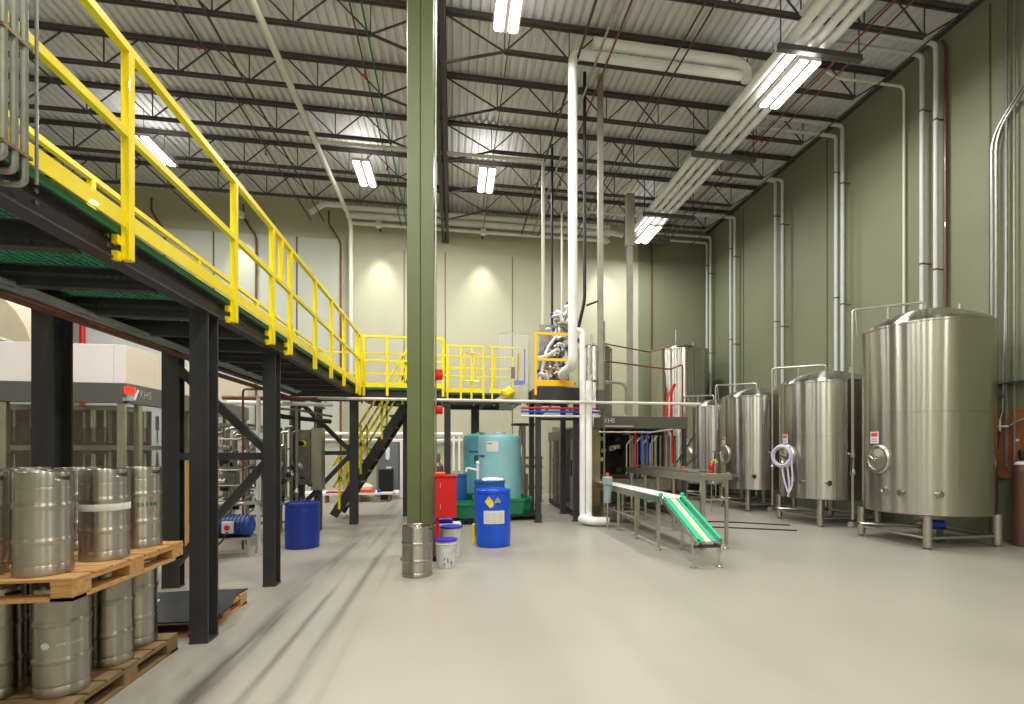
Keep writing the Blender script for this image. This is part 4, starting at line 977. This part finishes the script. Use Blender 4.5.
pipe('upper_pipe', [(-3.8,9.5,2.3),(-2.1,9.5,2.28)], .035, WHITE, 'white insulated pipe crossing high over the dark skid')
pipe('upper_pipe', [(-2.9,9.1,2.3),(-2.9,9.1,2.05),(-2.2,9.8,2.0)], .04, BLK, 'black elbow pipe below the walkway over the control panel')
# pump
t = thing('pump', 'blue electric pump on a low frame behind the second post', 'pump', (-2.95,7.8,0))
M().cyl((-3.35,7.8,.42),(-2.85,7.8,.42),.15,24).lathe((-2.85,7.8,.42),[(.15,0),(.14,.04),(.1,.06),(0,.06)],24,'x').lathe((-3.35,7.8,.42),[(.13,0),(.16,.0),(.16,.05),(.1,.08),(0,.08)],24,'-x').build('motor', BLUEM, t)
fin = M()
for k in range(9): fin.cyl((-3.28+k*.05,7.8,.42),(-3.265+k*.05,7.8,.42),.162,24)
fin.build('cooling_fins', BLUEM, t)
M().bbox(-3.12,-2.98,7.6,7.67,.34,.5,.008).build('terminal_box', PAPER, t); M().cyl((-3.05,7.6,.42),(-3.05,7.585,.42),.035,14).build('red_switch', RED, t)
M().lathe((-3.42,7.8,.4),[(0,0),(.06,0),(.17,.03),(.18,.12),(.1,.16),(0,.16)],24,'-x').build('pump_casing', STPL, t)
fr = M()
for x in (-3.4,-2.8):
    for y in (7.65,7.95): fr.cyl((x,y,0),(x,y,.26),.015,8)
fr.beam((-3.4,7.65,.26),(-2.8,7.65,.26),.03,.03).beam((-3.4,7.95,.26),(-2.8,7.95,.26),.03,.03).beam((-3.4,7.65,.08),(-2.8,7.65,.08),.02,.02).box(-3.4,-2.8,7.65,7.95,.255,.27); fr.build('stand', STPL, t)
M().tube([(-3.5,7.8,.5),(-3.5,7.8,.72),(-3.0,7.9,.72),(-2.8,8.1,.72),(-2.8,8.3,.5)],.03,10,.08).build('outlet_pipe', STPL, t)
M().tube([(-3.05,7.6,.36),(-3.1,7.5,.2),(-3.4,7.4,.1),(-3.7,7.3,.02)],.012,6,.1).build('cable', BLK, t)
t = thing('white_standpipe', 'slim white upright pipe in front of the piping skid', 'pipe', (-2.98,8.55,0)); M().lathe((-2.98,8.55,.0),[(0,0),(.032,0),(.032,2.25),(.02,2.3),(0,2.3)],18).build('body', WPIPE, t)
tag(M().bbox(-4.05,-3.85,8.3,8.34,0.0,1.4,.004).build('cardboard_sheet', CARD), 'upright tan cardboard sheet behind the black mat post', 'cardboard')

# ------------------------------------------------------------ back wall low clutter
pipe('wall_pipe', [(-4.0,16.7,1.98),(0.3,16.7,1.98)], .05, WHITE, 'low white pipe along back wall behind the stairs, upper')
pipe('wall_pipe', [(-4.0,16.7,1.78),(0.3,16.7,1.78)], .04, WHITE, 'low white pipe along back wall behind the stairs, lower')
pipe('wall_pipe', [(.02,16.6,1.9),(.02,16.6,.8)], .035, WHITE, 'short white upright on back wall left of cyan tanks, left')
pipe('wall_pipe', [(.2,16.6,1.9),(.2,16.6,.8)], .035, WHITE, 'short white upright on back wall left of cyan tanks, right')
pipe('wall_pipe', [(-4.4,15.9,.16),(-1.6,15.9,.16)], .11, WHITE, 'fat white pipe on the floor before the back wall')
t = thing('metal_cabinet', 'grey metal cabinet against the back wall under the stairs', 'cabinet', (-1.95,16.6,0))
M().bbox(-2.32,-1.66,16.3,16.85,.05,1.72,.01).build('body', GREY, t); M().box(-1.72,-1.7,16.29,16.3,.8,1.0).build('handle', STPL, t)
M().add([(-2.05,16.29,1.2),(-1.98,16.29,1.15),(-1.93,16.29,1.2),(-1.92,16.29,1.55),(-2.04,16.29,1.55)],[(0,1,2,3,4)]).build('white_patch', PAPER, t)
t = thing('door_frame_post', 'white upright frame right of the grey metal cabinet', 'frame', (-1.55,16.4,0)); M().bbox(-1.62,-1.54,16.3,16.5,0,1.72,.005).bbox(-2.3,-1.54,16.3,16.34,1.72,1.8,.005).build('frame', PANELW, t)
t = thing('black_bin', 'black square bin in front of the grey metal cabinet', 'bin', (-1.95,15.7,0)); M().bbox(-2.15,-1.74,15.5,15.8,.25,.92,.02).build('body', BLK, t); M().bbox(-1.95,-1.8,15.55,15.7,.92,.97,.01).build('lid_label', PAPER, t); M().box(-2.1,-1.8,15.55,15.75,0,.25).build('stand', BLK, t)
t = thing('low_bench', 'low white bench with orange mats beneath the stairs', 'bench', (-2.9,15.2,0))
M().bbox(-3.6,-1.7,15.0,15.35,.2,.26,.008).build('top', PANELW, t)
for x in (-3.5,-2.6,-1.8): M().box(x-.03,x+.03,15.05,15.3,0,.2).build('leg', WOODD, t)
for i, (x0, x1, z, mm) in enumerate(((-3.5,-2.9,.26,RED),(-2.85,-2.2,.26,ORANGE),(-2.7,-2.25,.31,ORANGE))):
    tag(M().bbox(x0,x1,15.02,15.3,z,z+.05,.012).build('folded_mat', mm), ['folded red mat on left of the low white bench','folded orange mat on middle of the low white bench','smaller orange mat stacked on the middle mat'][i], 'mat')
tag(M().lathe((-2.08,15.1,.26),[(0,0),(.05,0),(.05,.08),(0,.1)],12).build('blue_cup', BLUE), 'small blue cup on right of the low white bench', 'cup')
t = thing('tan_sack', 'beige lumpy sack behind the low white bench', 'sack', (-2.45,15.6,0)); m = M().lathe((-2.5,15.6,0),[(0,0),(.2,0),(.24,.12),(.22,.28),(.2,.4),(.1,.48),(0,.5)],16)
m.v = [(v[0]+.02*math.sin(v[2]*14+v[1]*9),v[1],v[2]) for v in m.v]; m.build('body', mat('beige_cloth', lin(214,204,176), .7), t)
tag(M().bbox(-2.75,-2.4,13.0,13.03,.85,1.5,.004).build('orange_board', CARD), 'orange-tan board seen behind the stair rails', 'board') if 0 else None

# far area between cyan tank and machine: round dark table, fittings
t = thing('tall_stand', 'dark round-topped stand with fittings right of cyan tanks', 'stand', (1.9,13.4,0))
M().lathe((1.85,13.4,2.12),[(0,0),(.33,0),(.34,.02),(.33,.05),(0,.05)],28).build('disc_top', BLK, t)
M().cyl((1.85,13.4,.05),(1.85,13.4,2.12),.05,12).cyl((1.75,13.35,1.6),(1.75,13.35,2.1),.09,14,.04).build('stem', STPL, t)
for a in range(3): M().beam((1.85,13.4,.08),(1.85+.3*math.cos(a*2.1),13.4+.3*math.sin(a*2.1),.03),.04,.04).build('foot', STDARK, t)
t = thing('packing_unit', 'far steel conveyor unit with rollers right of cyan tanks', 'machine', (1.9,14.6,0))
for z in (.4,1.0,1.25):
    M().beam((1.45,14.2,z),(2.5,14.2,z),.05,.06).beam((1.45,14.9,z),(2.5,14.9,z),.05,.06).build('rail', STDARK, t)
for x in (1.45,1.9,2.45):
    for y in (14.2,14.9): M().cyl((x,y,0),(x,y,1.3),.03,8).build('leg', STPL, t)
for k in range(12): M().cyl((1.5+k*.08,14.25,1.05),(1.5+k*.08,14.85,1.05),.03,8).build('roller', STPL, t)
for k in range(6): M().cyl((1.5+k*.16,14.1,1.25),(1.5+k*.16,14.1,1.7+.1*(k % 3)),.02,8).build('guide_post', STDARK, t)
M().bbox(1.55,2.1,14.3,14.8,.1,.8,.01).build('motor_box', mat('beige_box', lin(170,156,130), .5), t)

# ------------------------------------------------------------ yellow railed platform with valves
t = thing('equipment_platform', 'dark frame platform with golden yellow rails over the machine', 'platform', (2.1,11,0))
for (x, y) in ((1.72,10.32),(2.52,10.32),(1.78,11.6),(2.52,11.6)):
    M().bbox(x-.055,x+.055,y-.055,y+.055,.012,2.52,.004).box(x-.09,x+.09,y-.09,y+.09,0,.012).build('post', BLACK, t)
M().box(1.66,2.58,10.26,10.36,2.5,2.76).box(1.66,2.58,11.56,11.66,2.5,2.76).box(1.66,1.74,10.36,11.56,2.5,2.76).box(2.5,2.58,10.36,11.56,2.5,2.76).build('deck_beam', BLACK, t)
M().box(1.68,2.56,10.3,11.6,2.76,2.78).build('deck', STDARK, t)
M().beam((1.75,10.32,2.12),(2.5,10.32,2.12),.05,.06).tube([(1.78,10.34,2.2),(2.05,10.34,2.44),(2.3,10.34,2.42),(2.45,10.34,2.25)],.02,8,.06).build('cross_tie', BLACK, t)
rl = M(); z0 = 2.78
for x in (1.66,2.56): rl.bbox(x-.025,x+.025,10.23,10.28,2.62,3.88,.005)
M().bbox(1.635,1.685,10.23,10.28,2.6,3.88,.005).build('stanchion', YEL2, t)
for z in (3.86,3.33):
    M().box(1.64,2.44,10.235,10.275,z-.025,z+.025).build('top_rail' if z > 3.5 else 'mid_rail', YEL2, t)
M().box(1.69,2.46,10.24,10.255,2.79,2.91).build('toe_board', YEL2, t)
def manifold(label, x0, x1, y0, y1, z0, z1, nseg, seed, slope=True):
    t = thing('valve_manifold', label, 'valves', ((x0+x1)/2,(y0+y1)/2,z0)); rr = random.Random(seed)
    for k in range(nseg):
        f = rr.random(); z = z0+(z1-z0)*f; lo = x0+(x1-x0)*(f*.75 if slope else 0)
        x = lo+rr.random()*(x1-lo); y = y0+rr.random()*(y1-y0); L = .1+rr.random()*.18; a = rr.random()*PI
        p0 = Vector((x,y,z)); p1 = p0+Vector((L*math.cos(a), rr.uniform(-.1,.1), L*abs(math.sin(a))*.8))
        r = rr.choice((.018,.026,.036)); 
        M().tube([p0,(p0+p1)/2+Vector((0,-.05,.06)),p1],r,10,.06).cyl(p0-Vector((.005,0,0)),p0+Vector((.02,0,.012)),r*1.5,12).build('pipe_fitting', (WPIPE,WHITE,STPL,WGREY)[k % 4], t)
        if k % 2 == 0: 
            c = p1; mm = (BLUEM,STDARK,BLUEM,BLK,WPIPE,BLUEM,RED)[(k//2) % 7]
            M().lathe(tuple(c),[(0,0),(.026,0),(.034,.02),(.034,.07),(.018,.09),(0,.09)],12).build('actuator', mm, t)
        if k % 3 == 0: M().cyl(p0,p0+Vector((0,-.05,0)),.036,14).build('gauge', STPL, t)
    return t
tm = manifold('dense cluster of white pipes and blue valves on the platform', 1.8,2.45,10.45,11.1,2.84,4.4,150,3)
M().tube([(1.8,10.6,2.9),(1.95,10.6,3.6),(2.45,10.55,4.3)],.034,10,.1).tube([(1.75,10.5,3.4),(1.95,10.5,3.45),(2.4,10.5,3.75)],.038,10,.05).build('header_pipe', WPIPE, tm)
M().box(1.85,2.45,10.9,10.95,2.78,4.2).beam((1.85,10.9,2.8),(1.85,10.9,3.6),.05,.05).build('backing_frame', STDARK, tm)
# blue/red air lines under the deck
for i, (z, mm) in enumerate(((2.33,RED),(2.26,BLUE),(2.17,WPIPE))):
    pipe('air_line', [(1.35,10.2,z),(3.0,10.2,z)], .022, mm, ('red','bright blue','thin white')[i]+' horizontal air line under the yellow-railed platform')
# clear screen + brooms
t = thing('plastic_screen', 'clear plastic sheet hanging beside the yellow-railed platform', 'screen', (1.3,10.9,2.3))
M().box(.98,1.62,10.98,10.99,2.35,4.0).build('sheet', GLASS, t)
M().tube([(1.0,10.985,4.0),(1.63,10.985,4.0),(1.63,10.985,2.3)],.01,6).build('edge_frame', STPL, t)
t = thing('squeegee', 'blue handled squeegee hung by the clear plastic sheet', 'squeegee', (1.5,11.1,2.6)); M().cyl((1.55,11.1,2.5),(1.55,11.1,3.7),.014,8).build('handle', BLUE, t); M().bbox(1.32,1.55,11.05,11.12,2.9,3.0,.01).build('head', BLUE, t)
t = thing('broom', 'orange handled brush beside the blue squeegee', 'broom', (1.38,11.15,2.9)); M().cyl((1.4,11.15,3.0),(1.42,11.15,3.6),.014,8).build('handle', ORANGE, t); M().bbox(1.26,1.34,11.1,11.2,3.05,3.3,.01).build('bristle_block', BLK, t)
t = thing('sloped_hood', 'pale sloped sheet metal chute under the clear screen', 'chute', (1.2,11.1,2.3)); M().add([(.8,10.9,2.52),(1.6,10.9,2.55),(1.6,10.9,2.95),(.8,11.6,2.52),(1.6,11.6,2.55),(1.6,11.6,2.95)],[(0,1,2),(5,4,3),(0,2,5,3),(0,3,4,1),(1,4,5,2)]).build('body', mat('pale_chute', lin(196,194,172), .5), t)
t = thing('yellow_bag', 'bright yellow bag lying on the pale chute', 'bag', (1.15,10.85,2.6)); m = M().lathe((1.15,10.86,2.62),[(0,0),(.1,0),(.14,.06),(.13,.14),(.07,.2),(0,.2)],10); m.v = [(v[0]+.03*math.sin(v[2]*22),v[1],v[2]+.04*math.sin(v[0]*16)) for v in m.v]; m.build('body', YEL, t)

# ------------------------------------------------------------ central machine
t = thing('filling_machine', 'large steel filling machine with dark grey header and glass side doors', 'machine', (3.8,12,0))
MX0, MX1, MY0, MY1 = 2.62, 5.0, 10.5, 13.9
M().bbox(2.95,MX1+.05,MY0-.08,MY0,1.94,2.2,.006).build('front_header', CHAR2, t)
fh = [o for o in t.children if o.name.startswith('front_header')][0]; WL[fh.name] = Vector(WL[t.name])
text('lettering', 'KHS', .13, (3.27,MY0-.085,2.1), (PI/2,0,0), INKW, fh)
M().box(3.15,3.8,MY0-.084,MY0-.081,1.98,1.995).build('lettering_line', INKW, fh)
M().bbox(MX0-.02,MX0+.04,MY0,MY1,1.72,1.95,.006).build('side_header', CHAR2, t)
for y in (MY0+.02,11.3,12.1,12.5,13.2,MY1-.05): M().bbox(MX0,MX0+.06,y-.03,y+.03,.12,1.72,.004).build('side_mullion', STPL, t)
dr = M().bbox(MX0-.005,MX0+.03,10.55,11.28,.15,1.72,.006).build('side_door', STPL, t); WL[dr.name] = Vector(WL[t.name])
M().box(MX0-.03,MX0-.005,11.1,11.14,.9,1.25).build('handle', BLK, dr); M().box(MX0-.01,MX0-.005,10.7,11.0,1.3,1.62).build('window_pane', BLK, dr)
M().box(MX0+.01,MX0+.016,11.3,MY1,.3,1.72).build('guard_pane', SMOKE, t)
M().box(MX0,MX0+.05,MY0,MY1,.02,.14).build('plinth', BLK, t)
M().bbox(MX0+.04,3.1,MY0,MY0+.05,.12,1.94,.005).build('front_panel', mat('stainless_brown_reflection', lin(150,134,104), .3, .8, .12, 3), t)  # stainless panel, its brown reflection is put into the base colour
M().box(MX0+.1,MX1,MY1-.05,MY1,0,2.1).build('rear_wall', STDARK, t)
M().box(3.05,MX1,11.6,11.65,.9,2.0).build('inner_wall', BLK, t)
M().box(MX0,MX1,MY0,MY1,1.95,1.97).build('roof', STDARK, t)
M().bbox(MX1-.05,MX1,MY0,MY1,.0,.9,.01).build('right_panel', STPL, t)
M().bbox(4.95,5.03,MY0-.06,MY0+.02,0.0,1.94,.004).build('corner_post', BLACK, t)
M().bbox(3.05,4.9,10.9,11.5,.55,.85,.02).build('bed', STDARK, t)
rnd = random.Random(11)
for k in range(14):
    x = 3.85+k*.08; M().cyl((x,10.75+.1*math.sin(k*1.7),.88),(x,10.75+.1*math.sin(k*1.7),1.8),(.02,.035,.018)[k % 3],10).build('guide_column', STPL, t)
for k in range(4): M().tube([(3.75+k*.18,10.7,.95),(3.75+k*.18,10.7,1.6),(3.9+k*.18,10.66,1.78)],.02,8,.04).build('product_tube', STPL, t)
for i, (x, mm, z0) in enumerate(((3.92,RED,1.05),(4.06,BLUE,1.2),(4.2,BLUE,1.15),(4.78,RED,1.2))): M().cyl((x,10.62,z0),(x,10.62,1.93),.022,8).build('air_hose', mm, t)
M().beam((4.8,10.45,1.2),(5.15,10.4,1.75),.035,.035).beam((4.9,10.45,1.05),(5.25,10.4,1.35),.035,.035).build('control_lever', BLACK, t)
M().bbox(4.9,5.0,10.4,10.46,1.05,1.12,.01).build('orange_knob', ORANGE, t)
for k in range(10):
    x = 3.1+rnd.random()*.7; z = .95+rnd.random()*.9; M().bbox(x,x+.12,10.9,11.3,z,z+.1,.01).build('gripper_block', (STDARK,BLK,STPL)[k % 3], t)
M().tube([(3.05,10.44,1.86),(4.2,10.44,1.86),(4.7,10.44,1.93)],.022,8,.05).build('front_pipe', STPL, t)
t = thing('motor_gearbox', 'light grey gear motor standing by machine front', 'motor', (2.88,9.3,0))
M().lathe((2.88,9.3,.48),[(0,0),(.07,0),(.075,.3),(.07,.33),(0,.33)],16).build('motor', LGREY, t); M().bbox(2.8,2.96,9.22,9.38,.81,.98,.02).build('gearbox', LGREY, t); M().cyl((2.88,9.3,.98),(2.88,9.3,1.05),.03,10).build('shaft_cap', ORANGE, t); M().cyl((2.88,9.3,0),(2.88,9.3,.48),.02,8).build('stand', STPL, t)
t = thing('floor_valve', 'small grey pump box on floor beside the white pipe elbow', 'pump', (3.1,9.9,0)); M().bbox(3.06,3.3,10.08,10.3,.02,.3,.02).build('body', STDARK, t); M().cyl((3.08,10.05,.2),(3.2,10.05,.2),.06,12).build('motor', LGREY, t); M().box(3.06,3.3,10.05,10.32,0,.02).build('base', STDARK, t)
# pipes around ducts and slim tank
for i, (pts, r, mm) in enumerate((([(3.0,10.2,3.7),(4.4,11,3.7),(4.9,11,3.85)],.015,RUST),([(3.05,10.3,3.35),(4.9,11,3.32),(5.2,11,3.45),(5.2,11,2.2)],.018,RUST),([(2.75,9.95,2.88),(3.5,10.3,2.88),(3.6,10.3,2.8),(3.6,10.3,2.25)],.03,STPL),([(2.75,9.95,3.0),(2.75,9.95,3.8)],.02,STPL))):
    pipe('branch_pipe', pts, r, mm, ('thin copper pipe crossing above the filling machine','copper pipe crossing then dropping behind the pale duct','steel pipe bending down right of the grey duct','short steel upright by the thick white pipes')[i], bend=.08)
pipe('air_hose', [(5.15,11.5,1.9),(5.15,11.5,2.9),(5.25,11.5,3.05)], .035, RED, 'red hose hanging right of the filling machine header', bend=.1)
pipe('air_hose', [(5.0,11.5,2.2),(5.05,11.5,2.75),(5.22,11.5,3.05)], .03, RED, 'second red hose beside the first above the header', bend=.1)
t = thing('fire_extinguisher', 'red fire extinguisher hanging between third and fourth tanks', 'extinguisher', (5.9,10.6,.9))
M().lathe((6.1,11.35,.85),[(0,0),(.065,0),(.07,.02),(.07,.25),(.045,.3),(.02,.33),(0,.33)],18).build('body', RED, t); M().tube([(6.1,11.35,1.17),(6.15,11.3,1.25),(6.2,11.25,1.18)],.022,8,.03).build('valve', INKY, t); M().tube([(6.1,11.35,.0),(6.1,11.35,.85)],.015,8).build('stand', STPL, t)

# ------------------------------------------------------------ conveyors
def leg(x, y, z, t, nm='leg', r=.022):
    M().bbox(x-r,x+r,y-r,y+r,.06,z,.004).cyl((x,y,.02),(x,y,.07),.012,8).lathe((x,y,0),[(0,0),(.045,0),(.045,.012),(.015,.025),(0,.025)],14).build(nm, STPL, t)
t = thing('belt_conveyor', 'level conveyor with white belt leading from the filling machine', 'conveyor', (3.2,8.8,0))
M().bbox(3.02,3.37,7.1,10.6,.785,.8,.004).build('belt', BELT, t)
for x in (3.0,3.38): M().bbox(x-.015,x+.015,7.05,10.6,.70,.805,.004).build('side_frame', STPL, t)
M().cyl((3.0,7.1,.76),(3.38,7.1,.76),.035,14).build('end_roller', STPL, t)
for y in (7.15,8.1,9.0,9.9):
    for x in (3.0,3.38): leg(x,y,.72,t)
M().beam((3.0,7.15,.35),(3.0,9.9,.35),.025,.03).beam((3.38,7.15,.35),(3.38,9.9,.35),.025,.03).beam((3.0,9.0,.35),(3.38,9.0,.35),.025,.03).build('tie_bar', STPL, t)
for y in (7.6,8.6,9.6): M().beam((3.0,y,.68),(3.38,y,.68),.02,.03).build('cross_tie', STPL, t)
t = thing('inclined_chute', 'green and cream sloping conveyor going down to two short legs', 'conveyor', (3.15,6.5,0))
a0 = Vector((0,7.04,.77)); a1 = Vector((0,5.98,.33))
for x, m_, w_ in ((3.04,GREENB,.03),(3.1,GREENB,.045),(3.25,GREENB,.045),(3.335,GREENB,.035)):
    hh = .05 if x in (3.04,3.335) else .015; dz = .02 if hh > .02 else 0
    M().beam((x,a0.y,a0.z+dz),(x,a1.y,a1.z+dz),w_,hh,(0,0,1)).build('green_guide', m_, t)
M().beam((3.175,a0.y,a0.z-.005),(3.175,a1.y,a1.z-.005),.08,.02).build('cream_strip', mat('cream_slide', lin(226,206,186), .4, 0, .05, 6), t)
for x in (3.015,3.36): M().beam((x,a0.y,a0.z-.02),(x,a1.y,a1.z-.02),.012,.07).build('side_frame', STPL, t)
for x in (3.0,3.33): M().lathe((x,7.06,.81),[(0,0),(.03,0),(.032,.03),(.02,.05),(0,.05)],12).build('green_cap', GREENB, t)
M().beam((2.98,a1.y+.03,a1.z-.06),(3.35,a1.y+.03,a1.z-.06),.03,.04).cyl((3.06,a1.y,a1.z-.03),(3.06,a1.y-.03,a1.z-.03),.02,8).cyl((3.26,a1.y,a1.z-.03),(3.26,a1.y-.03,a1.z-.03),.02,8).build('end_bar', BLACK, t)
for x in (2.99,3.34):
    M().cyl((x,6.02,.18),(x,6.02,.34),.024,10).cyl((x,6.02,.02),(x,6.02,.18),.014,8).lathe((x,6.02,0),[(0,0),(.05,0),(.05,.012),(.015,.03),(0,.03)],14).build('leg', STPL, t)
t = thing('elevated_conveyor', 'taller narrow steel conveyor right of the white belt conveyor', 'conveyor', (3.8,9,0))
for x in (3.66,3.98): M().bbox(x-.015,x+.015,7.1,10.45,1.0,1.12,.004).build('side_frame', STPL, t)
M().box(3.67,3.97,7.12,10.45,1.06,1.08).build('bed_plate', STDARK, t)
M().bbox(3.64,4.12,7.04,7.16,1.04,1.13,.004).build('end_cross_bar', STPL, t)
leg(3.68,7.12,1.04,t,r=.03); leg(4.06,7.1,1.04,t); leg(3.68,8.8,1.0,t); leg(3.98,8.8,1.0,t); leg(3.68,10.2,1.0,t); leg(3.98,10.2,1.0,t)
M().beam((3.68,7.12,.74),(4.06,7.1,.74),.03,.03).beam((3.68,8.8,.5),(3.98,8.8,.5),.025,.025).build('tie_bar', STPL, t)
M().tube([(3.72,7.3,1.16),(3.72,10.3,1.16)],.01,6).tube([(3.92,7.3,1.16),(3.92,10.3,1.16)],.01,6).build('guide_rail', STPL, t)
t = thing('cable', 'dark cable lying on the floor between conveyor and tanks', 'cable', (5,9,0)); M().tube([(4.3,9.3,.012),(5.2,8.9,.012),(6.2,8.4,.012)],.012,6,.3).build('run', BLK, t)
t = thing('cable', 'second dark cable on floor left of the second tank', 'cable', (5.4,8,0)); M().tube([(4.4,9.8,.012),(5.4,9.7,.012),(6.5,9.0,.012)],.012,6,.3).build('run', BLK, t)
t = thing('floor_cover', 'small round dark plate set in floor near the buckets', 'plate', (.3,6,0)) if 0 else None

# ------------------------------------------------------------ camera, world, view
cd = bpy.data.cameras.new('camera'); co = bpy.data.objects.new('camera', cd); C.objects.link(co)
cd.sensor_fit = 'HORIZONTAL'; cd.sensor_width = 36; cd.lens = 510/1024*36
cd.shift_x = -28/1024; cd.shift_y = 97/1024
co.location = (0,0,1.5); co.rotation_euler = (PI/2,0,-math.radians(9.6808))
cd.clip_start = .05
bpy.context.scene.camera = co
w = bpy.data.worlds.new('world'); bpy.context.scene.world = w; w.use_nodes = True
w.node_tree.nodes['Background'].inputs[0].default_value = (.5,.5,.48,1); w.node_tree.nodes['Background'].inputs[1].default_value = .2
vs_ = bpy.context.scene.view_settings
vs_.view_transform = 'Standard'; vs_.look = 'None'; vs_.gamma = 1; vs_.exposure = 0.0; vs_.use_curve_mapping = False
cy = bpy.context.scene.cycles
cy.max_bounces = 8; cy.diffuse_bounces = 5; cy.glossy_bounces = 4; cy.sample_clamp_indirect = 6; cy.use_denoising = True
